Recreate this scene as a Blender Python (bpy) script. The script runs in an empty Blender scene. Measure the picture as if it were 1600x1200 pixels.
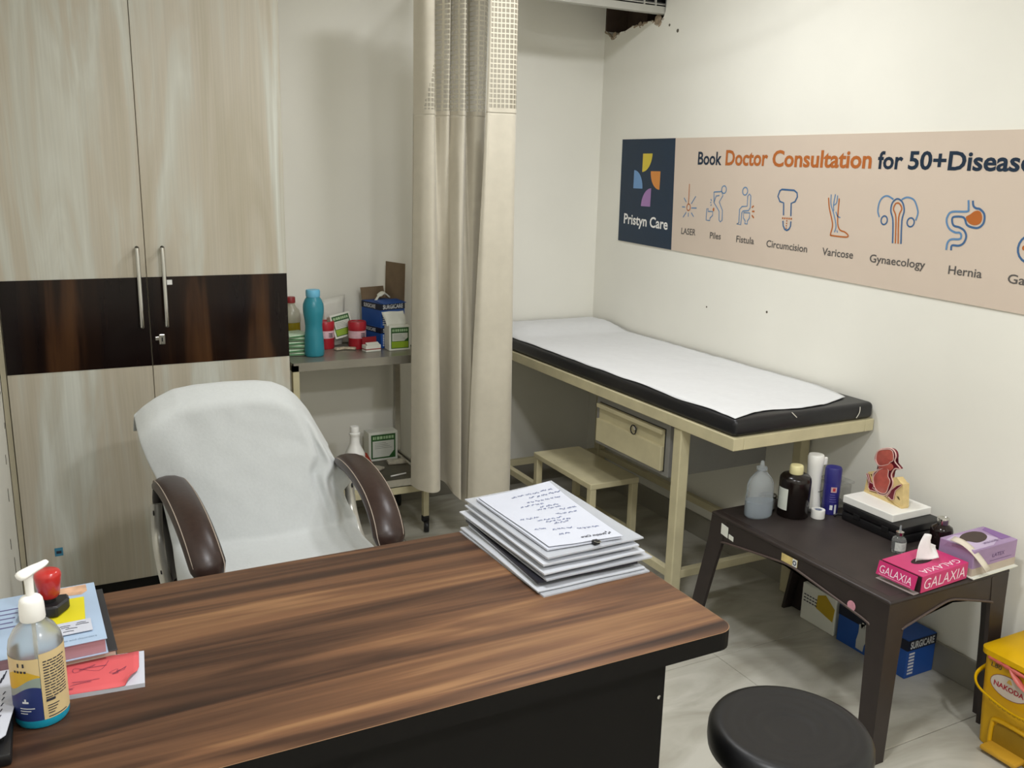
import bpy, bmesh, math, random
from mathutils import Vector, Matrix, noise as mnoise
random.seed(7)
S = bpy.context.scene
COL = S.collection
R = math.radians

# ------------------------------------------------------------------ camera
cam = bpy.data.objects.new('camera', bpy.data.cameras.new('camera'))
COL.objects.link(cam)
cam.data.sensor_width = 36.0
cam.data.lens = 36.0 * 1400.0 / 1600.0
cam.data.clip_start = 0.05
yaw, pitch, roll = R(27.678), R(13.162), R(1.377)
fw = Vector((math.sin(yaw) * math.cos(pitch), math.cos(yaw) * math.cos(pitch), -math.sin(pitch)))
rt = Vector((math.cos(yaw), -math.sin(yaw), 0))
up = rt.cross(fw)
r2 = rt * math.cos(roll) + up * math.sin(roll)
u2 = up * math.cos(roll) - rt * math.sin(roll)
mw = Matrix((r2, u2, -fw)).transposed().to_4x4()
mw.translation = (0, 0, 1.55)
cam.matrix_world = mw
S.camera = cam

# ------------------------------------------------------------------ world, lights, exposure
w = bpy.data.worlds.new('room_world'); S.world = w; w.use_nodes = True
w.node_tree.nodes['Background'].inputs[0].default_value = (0.9, 0.95, 1.0, 1)
w.node_tree.nodes['Background'].inputs[1].default_value = 0.05
S.view_settings.view_transform = 'Standard'
S.view_settings.look = 'None'
S.view_settings.gamma = 1.0
S.view_settings.exposure = 0.07
S.view_settings.use_curve_mapping = False
LAMPS = [(1.62, 2.50, 13.5), (0.70, 1.05, 23.0), (1.15, -0.35, 32.0)]       # ceiling panels: x, y, watts; the last is an added fill light
CEIL = 2.58
for lx, ly, pw in LAMPS:
    l = bpy.data.lights.new('ceiling_panel_light', 'AREA')
    l.shape = 'SQUARE'; l.size = 0.20; l.energy = pw; l.color = (0.985, 1.0, 1.03)
    lo = bpy.data.objects.new('ceiling_panel_light', l); COL.objects.link(lo)
    lo.location = (lx, ly, CEIL - 0.042)

# ------------------------------------------------------------------ helpers
def lin(h):
    h = h.lstrip('#')
    out = []
    for i in (0, 2, 4):
        c = int(h[i:i + 2], 16) / 255
        out.append(c / 12.92 if c <= 0.04045 else ((c + 0.055) / 1.055) ** 2.4)
    return (*out, 1.0)
MATS = {}
def M(name, hexc, rough=0.5, metal=0.0, var=0.06, scale=18.0, bump=0.0, stretch=(1, 1, 1), trans=0.0, ior=1.45, spec=0.5, sheen=0.0, alpha=1.0, emit=0.0, coat=0.0):
    if name in MATS: return MATS[name]
    m = bpy.data.materials.new(name); m.use_nodes = True
    nt = m.node_tree; b = nt.nodes['Principled BSDF']
    c = lin(hexc)
    tc = nt.nodes.new('ShaderNodeTexCoord'); mp = nt.nodes.new('ShaderNodeMapping')
    mp.inputs['Scale'].default_value = stretch
    nz = nt.nodes.new('ShaderNodeTexNoise'); nz.inputs['Scale'].default_value = scale; nz.inputs['Detail'].default_value = 4
    nt.links.new(tc.outputs['Object'], mp.inputs[0]); nt.links.new(mp.outputs[0], nz.inputs['Vector'])
    rp = nt.nodes.new('ShaderNodeValToRGB')
    rp.color_ramp.elements[0].position = 0.3; rp.color_ramp.elements[1].position = 0.7
    rp.color_ramp.elements[0].color = (*[x * (1 - var) for x in c[:3]], 1)
    rp.color_ramp.elements[1].color = (*[min(1, x * (1 + var)) for x in c[:3]], 1)
    nt.links.new(nz.outputs['Fac'], rp.inputs[0]); nt.links.new(rp.outputs[0], b.inputs['Base Color'])
    b.inputs['Roughness'].default_value = rough; b.inputs['Metallic'].default_value = metal
    b.inputs['IOR'].default_value = ior; b.inputs['Transmission Weight'].default_value = trans
    b.inputs['Specular IOR Level'].default_value = spec; b.inputs['Alpha'].default_value = alpha
    b.inputs['Sheen Weight'].default_value = sheen; b.inputs['Coat Weight'].default_value = coat
    if emit:
        b.inputs['Emission Color'].default_value = c; b.inputs['Emission Strength'].default_value = emit
    if bump:
        bp = nt.nodes.new('ShaderNodeBump'); bp.inputs['Strength'].default_value = bump; bp.inputs['Distance'].default_value = 0.004
        nt.links.new(nz.outputs['Fac'], bp.inputs['Height']); nt.links.new(bp.outputs[0], b.inputs['Normal'])
    MATS[name] = m
    return m

def streaks(name, stops, stretch, scale=1.0, rough=0.4, distort=1.0, fine=None, stops2=None, spec=0.5, coat=0.0):
    """wood laminate: stretched noise through a colour ramp, plus fine grain"""
    m = bpy.data.materials.new(name); m.use_nodes = True
    nt = m.node_tree; b = nt.nodes['Principled BSDF']; L = nt.links.new
    tc = nt.nodes.new('ShaderNodeTexCoord'); mp = nt.nodes.new('ShaderNodeMapping'); mp.inputs['Scale'].default_value = stretch
    L(tc.outputs['Object'], mp.inputs[0])
    nz = nt.nodes.new('ShaderNodeTexNoise'); nz.inputs['Scale'].default_value = scale; nz.inputs['Detail'].default_value = 5
    nz.inputs['Distortion'].default_value = distort
    L(mp.outputs[0], nz.inputs['Vector'])
    rp = nt.nodes.new('ShaderNodeValToRGB')
    while len(rp.color_ramp.elements) < len(stops): rp.color_ramp.elements.new(0.5)
    for e, (p, h) in zip(rp.color_ramp.elements, stops):
        e.position = p; e.color = lin(h)
    L(nz.outputs['Fac'], rp.inputs[0])
    out = rp.outputs[0]
    if fine:
        mp2 = nt.nodes.new('ShaderNodeMapping'); mp2.inputs['Scale'].default_value = fine[0]; L(tc.outputs['Object'], mp2.inputs[0])
        n2 = nt.nodes.new('ShaderNodeTexNoise'); n2.inputs['Scale'].default_value = 1.0; n2.inputs['Detail'].default_value = 2
        L(mp2.outputs[0], n2.inputs['Vector'])
        r2_ = nt.nodes.new('ShaderNodeMapRange'); r2_.inputs[1].default_value = 0.3; r2_.inputs[2].default_value = 0.7
        r2_.inputs[3].default_value = 1 - fine[1]; r2_.inputs[4].default_value = 1 + fine[1]
        L(n2.outputs['Fac'], r2_.inputs[0])
        mx = nt.nodes.new('ShaderNodeVectorMath'); mx.operation = 'SCALE'
        L(out, mx.inputs[0]); L(r2_.outputs[0], mx.inputs['Scale']); out = mx.outputs[0]
    L(out, b.inputs['Base Color'])
    b.inputs['Roughness'].default_value = rough; b.inputs['Specular IOR Level'].default_value = spec
    b.inputs['Coat Weight'].default_value = coat; b.inputs['Coat Roughness'].default_value = 0.03
    MATS[name] = m
    return m

WL = {}
def thing(name, label, cat, loc=(0, 0, 0), group=None):
    o = bpy.data.objects.new(name, None); COL.objects.link(o)
    o.empty_display_size = 0.05; o.location = loc
    o['label'] = label; o['category'] = cat
    if group: o['group'] = group
    WL[o.name] = Vector(loc)
    return o
def tag(o, label, cat, group=None):
    o['label'] = label; o['category'] = cat
    if group: o['group'] = group
    return o
def obj(name, bm, mat, parent=None, origin=(0, 0, 0), smooth=None, kind=None, label=None, recalc=True):
    """bmesh in world coordinates -> one mesh object; origin moves to the parent's base"""
    off = WL[parent.name] if parent is not None else Vector(origin)
    bmesh.ops.translate(bm, verts=bm.verts, vec=-off)
    if recalc: bmesh.ops.recalc_face_normals(bm, faces=bm.faces)
    me = bpy.data.meshes.new(name); bm.to_mesh(me); bm.free()
    if isinstance(mat, (list, tuple)):
        for k in mat: me.materials.append(k)
    else: me.materials.append(mat)
    o = bpy.data.objects.new(name, me); COL.objects.link(o)
    if parent is not None: o.parent = parent
    else: o.location = origin
    WL[o.name] = off.copy()
    if smooth is not None:
        me.shade_smooth()
        if smooth < 180:
            me.set_sharp_from_angle(angle=R(smooth))
    if kind: o['kind'] = kind
    if label: o['label'] = label
    return o
def struct(name, bm, mat, smooth=None):
    return obj(name, bm, mat, None, smooth=smooth, kind='structure')
def nb(): return bmesh.new()
def box(bm, x0, x1, y0, y1, z0, z1, bev=0.0, seg=2, mtx=None):
    g = bmesh.ops.create_cube(bm, size=1.0)
    vs = g['verts']
    for v in vs:
        v.co = Vector(((x0 + x1) / 2 + v.co.x * (x1 - x0), (y0 + y1) / 2 + v.co.y * (y1 - y0), (z0 + z1) / 2 + v.co.z * (z1 - z0)))
    if bev:
        es = list({e for v in vs for e in v.link_edges})
        r = bmesh.ops.bevel(bm, geom=es, offset=bev, segments=seg, affect='EDGES', profile=0.5)
        vs = list({v for f in r['faces'] for v in f.verts} | {v for v in vs if v.is_valid})
    if mtx is not None: bmesh.ops.transform(bm, matrix=mtx, verts=[v for v in vs if v.is_valid])
    return bm
def bx(*a, **k): return box(nb(), *a, **k)
def rot_at(p, deg, axis='Z'):
    p = Vector(p)
    return Matrix.Translation(p) @ Matrix.Rotation(R(deg), 4, axis) @ Matrix.Translation(-p)
def xf(bm, m): bmesh.ops.transform(bm, matrix=m, verts=bm.verts); return bm
def lathe(bm, prof, c=(0, 0, 0), seg=24, sx=1.0, sy=1.0):
    rings = []
    for r, z in prof:
        if r < 1e-6: rings.append([bm.verts.new((c[0], c[1], c[2] + z))])
        else: rings.append([bm.verts.new((c[0] + sx * r * math.cos(2 * math.pi * i / seg), c[1] + sy * r * math.sin(2 * math.pi * i / seg), c[2] + z)) for i in range(seg)])
    for a, b in zip(rings, rings[1:]):
        for i in range(seg):
            j = (i + 1) % seg
            if len(a) == 1 and len(b) == 1: continue
            if len(a) == 1: bm.faces.new((a[0], b[j], b[i]))
            elif len(b) == 1: bm.faces.new((a[i], a[j], b[0]))
            else: bm.faces.new((a[i], a[j], b[j], b[i]))
    return bm
def lt(*a, **k): return lathe(nb(), *a, **k)
def smooth_path(pts, n=6, closed=False):
    P = [Vector(p) for p in pts]; out = []
    N = len(P); rng = range(N if closed else N - 1)
    for i in rng:
        if closed: p0, p1, p2, p3 = P[(i - 1) % N], P[i], P[(i + 1) % N], P[(i + 2) % N]
        else: p0, p1, p2, p3 = P[max(i - 1, 0)], P[i], P[i + 1], P[min(i + 2, N - 1)]
        for k in range(n):
            t = k / n
            out.append(0.5 * ((2 * p1) + (p2 - p0) * t + (2 * p0 - 5 * p1 + 4 * p2 - p3) * t * t + (3 * p1 - p0 - 3 * p2 + p3) * t ** 3))
    if not closed: out.append(P[-1].copy())
    return out
def tube(bm, pts, r, seg=8, closed=False, caps=True, flat=None):
    """round (or, with flat=(w,h), oval) section swept along a path"""
    P = [Vector(p) for p in pts]; n = len(P); rings = []; prev = None
    for i in range(n):
        if closed: t = P[(i + 1) % n] - P[i - 1]
        else: t = P[min(i + 1, n - 1)] - P[max(i - 1, 0)]
        t.normalize()
        if prev is None:
            a = Vector((0, 0, 1)) if abs(t.z) < 0.9 else Vector((1, 0, 0))
            nrm = (a - t * a.dot(t)).normalized()
        else: nrm = (prev - t * prev.dot(t)).normalized()
        prev = nrm; bi = t.cross(nrm)
        rr = r[i] if isinstance(r, (list, tuple)) else r
        fx, fy = flat if flat else (1, 1)
        rings.append([bm.verts.new(P[i] + nrm * (rr * fy * math.cos(2 * math.pi * k / seg)) + bi * (rr * fx * math.sin(2 * math.pi * k / seg))) for k in range(seg)])
    for i in range(n if closed else n - 1):
        a, b = rings[i], rings[(i + 1) % n]
        for k in range(seg):
            j = (k + 1) % seg
            bm.faces.new((a[k], a[j], b[j], b[k]))
    if caps and not closed:
        bm.faces.new(rings[0][::-1]); bm.faces.new(rings[-1])
    return bm
def tb(*a, **k): return tube(nb(), *a, **k)
def prism(bm, pts, fn, d0, d1):
    """2-D outline, fn(a, b, d) -> world point, extruded between depths d0 and d1"""
    A = [bm.verts.new(fn(a, b, d0)) for a, b in pts]; B = [bm.verts.new(fn(a, b, d1)) for a, b in pts]
    n = len(pts)
    for i in range(n):
        j = (i + 1) % n
        bm.faces.new((A[i], A[j], B[j], B[i]))
    fs = [bm.faces.new(A[::-1]), bm.faces.new(B)]
    bmesh.ops.triangulate(bm, faces=fs)
    return bm
def ribbon(bm, pts, wd, fn, closed=False):
    """flat printed stroke of width wd; fn(a, b) -> world point"""
    P = [Vector((p[0], p[1])) for p in pts]; n = len(P); Lv = []; Rv = []
    for i in range(n):
        if closed: t = P[(i + 1) % n] - P[i - 1]
        else: t = P[min(i + 1, n - 1)] - P[max(i - 1, 0)]
        if t.length < 1e-9: t = Vector((1, 0))
        t.normalize(); nn = Vector((-t.y, t.x)) * wd / 2
        Lv.append(bm.verts.new(fn(*(P[i] + nn)))); Rv.append(bm.verts.new(fn(*(P[i] - nn))))
    for i in range(n if closed else n - 1):
        j = (i + 1) % n
        bm.faces.new((Lv[i], Rv[i], Rv[j], Lv[j]))
    return bm
def flat(bm, pts, fn):
    f = bm.faces.new([bm.verts.new(fn(a, b)) for a, b in pts]); bmesh.ops.triangulate(bm, faces=[f]); return bm
def plane_fn(o, ux, uy):
    o, ux, uy = Vector(o), Vector(ux), Vector(uy)
    return lambda a, b: o + ux * a + uy * b
def text_geo(s, bold=0.0, spacing=1.0):
    cu = bpy.data.curves.new('t', 'FONT'); cu.body = s; cu.size = 1.0; cu.offset = bold; cu.space_character = spacing
    cu.resolution_u = 3
    o = bpy.data.objects.new('t', cu); COL.objects.link(o)
    dg = bpy.context.evaluated_depsgraph_get()
    me = bpy.data.meshes.new_from_object(o.evaluated_get(dg))
    vs = [v.co.copy() for v in me.vertices]; fs = [list(p.vertices) for p in me.polygons]
    bpy.data.objects.remove(o); bpy.data.curves.remove(cu); bpy.data.meshes.remove(me)
    return vs, fs
CAPH = max(v.y for v in text_geo('H')[0])
def lettering(parent, s, mat, fn, x0, x1, y0, cap, bold=0.015, slope=0.0, name='lettering', bm=None, shear=0.0, spacing=1.0):
    """text fitted between x0 and x1 on baseline y0 with capital height cap, in the plane fn(a, b)"""
    vs, fs = text_geo(s, bold, spacing)
    lo = min(v.x for v in vs); hi = max(v.x for v in vs)
    own = bm is None
    if own: bm = nb()
    nv = []
    for v in vs:
        a = x0 + (v.x - lo) / (hi - lo) * (x1 - x0); h = v.y / CAPH * cap
        nv.append(bm.verts.new(fn(a + shear * h, y0 + h + slope * (a - x0))))
    for f in fs:
        try: bm.faces.new([nv[i] for i in f])
        except ValueError: pass
    if own: return obj(name, bm, mat, parent, recalc=False)
    return bm
def copy_tree(o, parent=None):
    c = o.copy(); COL.objects.link(c); c.parent = parent
    WL[c.name] = WL.get(o.name, Vector()).copy()
    for ch in [k for k in COL.objects if k.parent == o]:
        copy_tree(ch, c)
    return c
# ------------------------------------------------------------------ materials of the room
XL, XR, YB, YF = -0.16, 2.49, 3.87, -1.30
m_wall = M('painted_plaster', '#e8e6dc', 0.62, var=0.03, scale=2.0, bump=0.02)
m_ceil = M('ceiling_paint', '#e6e4d8', 0.8, var=0.02, scale=3)
m_rubble = M('broken_plaster', '#9d8d78', 0.95, var=0.25, scale=40, bump=0.6)
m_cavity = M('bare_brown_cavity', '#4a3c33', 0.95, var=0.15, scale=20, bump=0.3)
m_grout = M('tile_grout', '#8d897e', 0.9)
m_skirt = M('skirting_tile', '#8f8b80', 0.4, var=0.06, scale=6)
m_scuff = M('scuff_mark', '#5d574b', 0.9)
m_white = M('white_plastic', '#e9e8e3', 0.35, var=0.02)
m_black = M('black_plastic', '#141416', 0.4, var=0.1)
m_steel = M('brushed_steel', '#b9b6ae', 0.28, 1.0, var=0.06, scale=40)
m_chrome = M('chrome', '#c9c8c4', 0.12, 1.0, var=0.02)
m_ink = M('dark_ink', '#2a2c38', 0.7)
m_paper = M('white_paper', '#bcbfc9', 0.7, var=0.02)

def tile_mat():
    m = bpy.data.materials.new('marble_tile'); m.use_nodes = True
    nt = m.node_tree; b = nt.nodes['Principled BSDF']; L = nt.links.new
    g = nt.nodes.new('ShaderNodeNewGeometry')
    n1 = nt.nodes.new('ShaderNodeTexNoise'); n1.inputs['Scale'].default_value = 2.2; n1.inputs['Detail'].default_value = 5; n1.inputs['Distortion'].default_value = 1.5
    mp = nt.nodes.new('ShaderNodeMapping'); mp.inputs['Scale'].default_value = (1.0, 2.4, 1); mp.inputs['Rotation'].default_value = (0, 0, 0.5)
    L(g.outputs['Position'], mp.inputs[0]); L(mp.outputs[0], n1.inputs['Vector'])
    rp = nt.nodes.new('ShaderNodeValToRGB')
    rp.color_ramp.elements[0].position = 0.32; rp.color_ramp.elements[0].color = lin('#a19d90')
    rp.color_ramp.elements[1].position = 0.62; rp.color_ramp.elements[1].color = lin('#c2bfb4')
    L(n1.outputs['Fac'], rp.inputs[0]); L(rp.outputs[0], b.inputs['Base Color'])
    b.inputs['Roughness'].default_value = 0.22
    return m
m_tile = tile_mat()

# ------------------------------------------------------------------ floor with its tiles
floor = struct('floor', bx(XL - .1, XR + .1, YF - .1, YB + .1, -0.10, -0.012), m_grout)
tm = None
xs = [-0.515, 0.085, 0.685, 1.285, 1.885, 2.485]
ys = [YB - 0.6 * k for k in range(0, 10)]
for i in range(len(xs) - 1):
    for j in range(len(ys) - 1):
        x0, x1 = max(xs[i], XL), min(xs[i + 1] if i < 4 else XR, XR); y1, y0 = ys[j], max(ys[j + 1], YF)
        t = obj('tile', bx(x0 + .001, x1 - .001, y0 + .001, y1 - .001, -0.0121, 0.0, bev=0.0012, seg=1), m_tile, floor)
# ------------------------------------------------------------------ walls and ceiling
struct('wall_back', bx(XL - .1, XR + .12, YB, YB + .12, 0, CEIL), m_wall)
struct('wall_left', bx(XL - .1, XL, YF, YB, 0, CEIL), m_wall)
struct('wall_front', bx(XL - .1, XR + .12, YF - .1, YF, 0, CEIL), m_wall)
struct('ceiling', bx(XL - .1, XR + .12, YF - .1, YB + .12, CEIL, CEIL + .1), m_ceil)
# right wall, with the jagged hole knocked into its upper far corner
hole = [(3.87, 2.235), (3.838, 2.215), (3.815, 2.196), (3.795, 2.192), (3.76, 2.203), (3.735, 2.212), (3.70, 2.211), (3.668, 2.219),
        (3.635, 2.226), (3.60, 2.222), (3.575, 2.217), (3.55, 2.226), (3.52, 2.229), (3.49, 2.230), (3.475, 2.221), (3.455, 2.209), (3.44, 2.206), (3.425, 2.218), (3.405, 2.236), (3.395, 2.255), (3.402, 2.30), (3.39, 2.36), (3.405, 2.44), (3.40, 2.50), (3.43, 2.53), (3.87, 2.53)]
wr = nb()
box(wr, XR, XR + .12, YF, 3.39, 0, CEIL)
box(wr, XR, XR + .12, 3.39, YB, 2.53, CEIL)
low = hole[:20]                              # lower jagged edge, from the corner outwards
for (a1, b1), (a0, b0) in zip(low, low[1:] ):
    prism(wr, [(a0, 0), (a1, 0), (a1, b1), (a0, b0)], lambda a, b, d: Vector((d, a, b)), XR, XR + .12)
prism(wr, [(3.39, 0), (3.395, 0), (3.395, 2.255), (3.39, 2.30)], lambda a, b, d: Vector((d, a, b)), XR, XR + .12)
wall_right = struct('wall_right', wr, m_wall)
# crumbled plaster along the break
ed = nb(); pts = [(XR + .004, a, b - .002) for a, b in hole[0:19]]
fp = smooth_path(pts, 3)
tube(ed, [p + Vector((0.0, random.uniform(-.004, .004), random.uniform(-.006, .003))) for p in fp], [random.uniform(.003, .0085) for _ in fp], seg=6)
obj('plaster_edge', ed, m_rubble, wall_right)
for a, b, r in ((3.452, 2.232, .022), (3.585, 2.224, .014), (3.79, 2.203, .016)):
    ch = nb(); bmesh.ops.create_icosphere(ch, subdivisions=2, radius=r)
    for v in ch.verts: v.co = Vector((v.co.x * .35, v.co.y * 1.1, v.co.z)) * (1 + .25 * mnoise.noise(v.co * 90))
    bmesh.ops.translate(ch, verts=ch.verts, vec=(XR + .004, a, b)); obj('plaster_chip', ch, m_rubble, wall_right)
for a, b, r in ((3.36, 2.195, .006), (3.30, 2.165, .008), (2.98, 1.02, .004), (2.62, 1.05, .005)):
    obj('nail_hole', xf(lt([(0, 0), (r, 0), (r * .9, .0012), (0, .0012)], seg=10), Matrix.Translation((XR, a, b)) @ Matrix.Rotation(R(-90), 4, 'Y')), m_scuff, wall_right)
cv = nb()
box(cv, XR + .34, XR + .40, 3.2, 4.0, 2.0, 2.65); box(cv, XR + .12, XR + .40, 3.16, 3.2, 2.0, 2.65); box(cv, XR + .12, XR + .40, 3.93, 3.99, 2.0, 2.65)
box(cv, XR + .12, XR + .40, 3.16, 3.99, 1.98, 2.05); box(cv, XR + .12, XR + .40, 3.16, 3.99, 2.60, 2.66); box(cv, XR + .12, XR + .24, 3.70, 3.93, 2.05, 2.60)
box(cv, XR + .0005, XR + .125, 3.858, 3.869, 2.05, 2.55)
struct('wall_cavity_1', cv, m_cavity)  # brown inner faces of the cavity behind the wall hole
# scuffs on the left wall near the cabinet
for y, z, l in ((3.26, .70, .02), (3.05, .52, .04), (3.12, .62, .03), (3.0, .30, .05), (2.9, .42, .03), (3.2, .83, .02)):
    obj('scuff', bx(XL, XL + .0012, y, y + .012, z, z + l), m_scuff, bpy.data.objects['wall_left'])
# skirting
struct('baseboard_back', bx(XL, XR - .012, YB - .012, YB, 0, .10, bev=.002), m_skirt)
struct('baseboard_right', bx(XR - .012, XR, YF, YB, 0, .10, bev=.002), m_skirt)
struct('baseboard_left', bx(XL, XL + .012, YF, 3.26, 0, .10, bev=.002), m_skirt)

# ------------------------------------------------------------------ ceiling lights
m_diff = M('lit_diffuser', '#fff6e6', 0.5, emit=4.0)
for k, (lx, ly, pw) in enumerate(LAMPS):
    t = thing('ceiling_light', ('square ceiling light panel beside the curtain rail', 'square ceiling light panel above the desk', 'added unseen square fill light panel nearest the front wall')[k], 'light', (lx, ly, CEIL - .04), 'ceiling lights')
    f = nb()
    for a in ((-.15, .15, -.15, -.12), (-.15, .15, .12, .15), (-.15, -.12, -.12, .12), (.12, .15, -.12, .12)):
        box(f, lx + a[0], lx + a[1], ly + a[2], ly + a[3], CEIL - .04, CEIL, bev=.002)
    obj('frame', f, m_white, t)
    obj('diffuser', bx(lx - .12, lx + .12, ly - .12, ly + .12, CEIL - .035, CEIL - .02), m_diff, t)

# ------------------------------------------------------------------ cabinet (built-in wardrobe)
YC = 3.30
m_lam = streaks('ash_laminate', [(.32, '#b0a793'), (.47, '#b9b1a0'), (.55, '#bdbbae'), (.66, '#cbccc2')], (8.0, 1, 0.9), 1.0, 0.42, 1.2, fine=((170, 1, 2.0), .045))
m_band = streaks('dark_gloss_laminate', [(.44, '#170f0e'), (.55, '#21150f'), (.62, '#3d281a'), (.72, '#573b24')], (9, 1, 0.6), 1.0, 0.14, 0.5, spec=.22)
m_side = M('laminate_side', '#b0a890', 0.5)
m_plinth = M('plinth_black', '#0d0b0a', 0.7)
cab = thing('wardrobe_cabinet', 'tall pale wood-grain two-door wardrobe with glossy dark brown middle band', 'wardrobe', (.325, 3.57, 0))
obj('body', bx(-.158, .787, YC + .02, YB - .002, .075, CEIL - .003), m_side, cab)
obj('plinth', bx(-.15, .775, YC + .035, YB - .01, 0, .075), m_plinth, cab)
obj('filler_strip', bx(-.158, -.142, YC + .006, YC + .02, .075, CEIL - .003), m_side, cab)
ZB0, ZB1 = .869, 1.178
for k, (x0, x1, hx) in enumerate(((-.139, .3070, .281), (.3090, .787, .361))):
    d = obj('door', bx(x0, x1, YC, YC + .019, .08, CEIL - .008, bev=.0012, seg=1), m_lam, cab)
    obj('band_panel', bx(x0 + .0005, x1 - .0005, YC - .0015, YC + .001, ZB0, ZB1, bev=.0004, seg=1), m_band, d, label='glossy dark brown band')
    h = nb()
    tube(h, smooth_path([(hx, YC, 1.273), (hx, YC - .022, 1.275), (hx, YC - .030, 1.268), (hx, YC - .031, 1.15), (hx, YC - .030, 1.022), (hx, YC - .022, 1.016), (hx, YC, 1.018)], 4), .0078, seg=10)
    obj('handle', h, m_chrome, d, smooth=60, label='long steel bar handle')
    if k == 1:
        lk = bx(.334, .354, YC - .008, YC - .001, .942, .979, bev=.003)
        box(lk, .322, .335, YC - .006, YC - .001, .957, .971, bev=.002)
        obj('lock', lk, m_steel, d); obj('keyhole', bx(.342, .346, YC - .0088, YC - .0078, .953, .968), m_black, d)
        obj('sticker', bx(.368, .389, YC - .0025, YC - .0014, 1.150, 1.167), m_white, d)
    else:
        obj('sticker', bx(-.052, -.026, YC - .001, YC, .215, .245), M('blue_sticker', '#3f7f9a', .5), d)
        obj('sticker_print', bx(-.047, -.031, YC - .0014, YC - .0008, .224, .234), m_ink, d)

# ------------------------------------------------------------------ ventilation unit running into the broken wall
m_alu = M('painted_aluminium', '#bdbcb6', 0.35, 0.4, var=.04)
vu = thing('ventilation_unit', 'grey metal louvred unit running into the broken wall corner', 'vent', (2.2, 3.63, 2.245))
obj('casing', bx(1.86, 2.56, 3.43, 3.455, 2.25, 2.50), m_alu, vu)
fr = bx(1.86, 2.56, 3.40, 3.43, 2.245, 2.275, bev=.002); box(fr, 1.86, 2.56, 3.40, 3.43, 2.47, 2.50, bev=.002); box(fr, 1.86, 1.89, 3.40, 3.43, 2.275, 2.47)
obj('frame', fr, m_alu, vu)
obj('grille_back', bx(1.89, 2.56, 3.4285, 3.4298, 2.275, 2.47), m_black, vu)
for k in range(8):
    z = 2.285 + k * .023
    obj('louvre', bx(1.89, 2.56, 3.405, 3.425, z, z + .004, mtx=rot_at((2.2, 3.415, z), 25, 'X')), m_alu, vu)
for x in (2.02, 2.2, 2.38, 2.44, 2.50): obj('bracket', bx(x, x + .006, 3.402, 3.412, 2.275, 2.47), m_alu, vu)
# ------------------------------------------------------------------ curtain and its rail
def curtain_mats():
    base = M('curtain_cloth', '#c4bdac', 0.8, var=.03, scale=30, bump=.05, sheen=.2)
    m = bpy.data.materials.new('curtain_net'); m.use_nodes = True
    nt = m.node_tree; L = nt.links.new; b = nt.nodes['Principled BSDF']
    b.inputs['Roughness'].default_value = .85
    uv = nt.nodes.new('ShaderNodeUVMap'); uv.uv_map = 'UVMap'
    sp = nt.nodes.new('ShaderNodeSeparateXYZ'); L(uv.outputs[0], sp.inputs[0])
    outs = []
    for ax in ('X', 'Y'):
        d = nt.nodes.new('ShaderNodeMath'); d.operation = 'DIVIDE'; d.inputs[1].default_value = .0175; L(sp.outputs[ax], d.inputs[0])
        f = nt.nodes.new('ShaderNodeMath'); f.operation = 'FRACT'; L(d.outputs[0], f.inputs[0])
        g = nt.nodes.new('ShaderNodeMath'); g.operation = 'LESS_THAN'; g.inputs[1].default_value = .24; L(f.outputs[0], g.inputs[0]); outs.append(g)
    mx = nt.nodes.new('ShaderNodeMath'); mx.operation = 'MAXIMUM'; L(outs[0].outputs[0], mx.inputs[0]); L(outs[1].outputs[0], mx.inputs[1])
    mc = nt.nodes.new('ShaderNodeMix'); mc.data_type = 'RGBA'
    mc.inputs[6].default_value = lin('#98907f'); mc.inputs[7].default_value = lin('#cac4b2')
    L(mx.outputs[0], mc.inputs[0]); L(mc.outputs[2], b.inputs['Base Color'])
    al = nt.nodes.new('ShaderNodeMapRange'); al.inputs[3].default_value = .68; al.inputs[4].default_value = 1.0
    L(mx.outputs[0], al.inputs[0]); L(al.outputs[0], b.inputs['Alpha'])
    return base, m
m_cloth, m_net = curtain_mats()
rail_z = 2.31
rail = tag(obj('curtain_rail', tb(smooth_path([(1.5, YB - .002, rail_z), (1.5, 3.0, rail_z), (1.5, 2.1, rail_z), (1.56, 1.93, rail_z), (1.75, 1.89, rail_z), (2.489, 1.89, rail_z)], 5), .012, seg=10), m_alu, None, (1.5, 3.87, rail_z), smooth=60),
           'bent metal curtain rail around the examination couch', 'rail')
cur = thing('privacy_curtain', 'gathered cream cubicle curtain with square-net top beside the trolley', 'curtain', (1.45, 3.2, .2))
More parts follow.
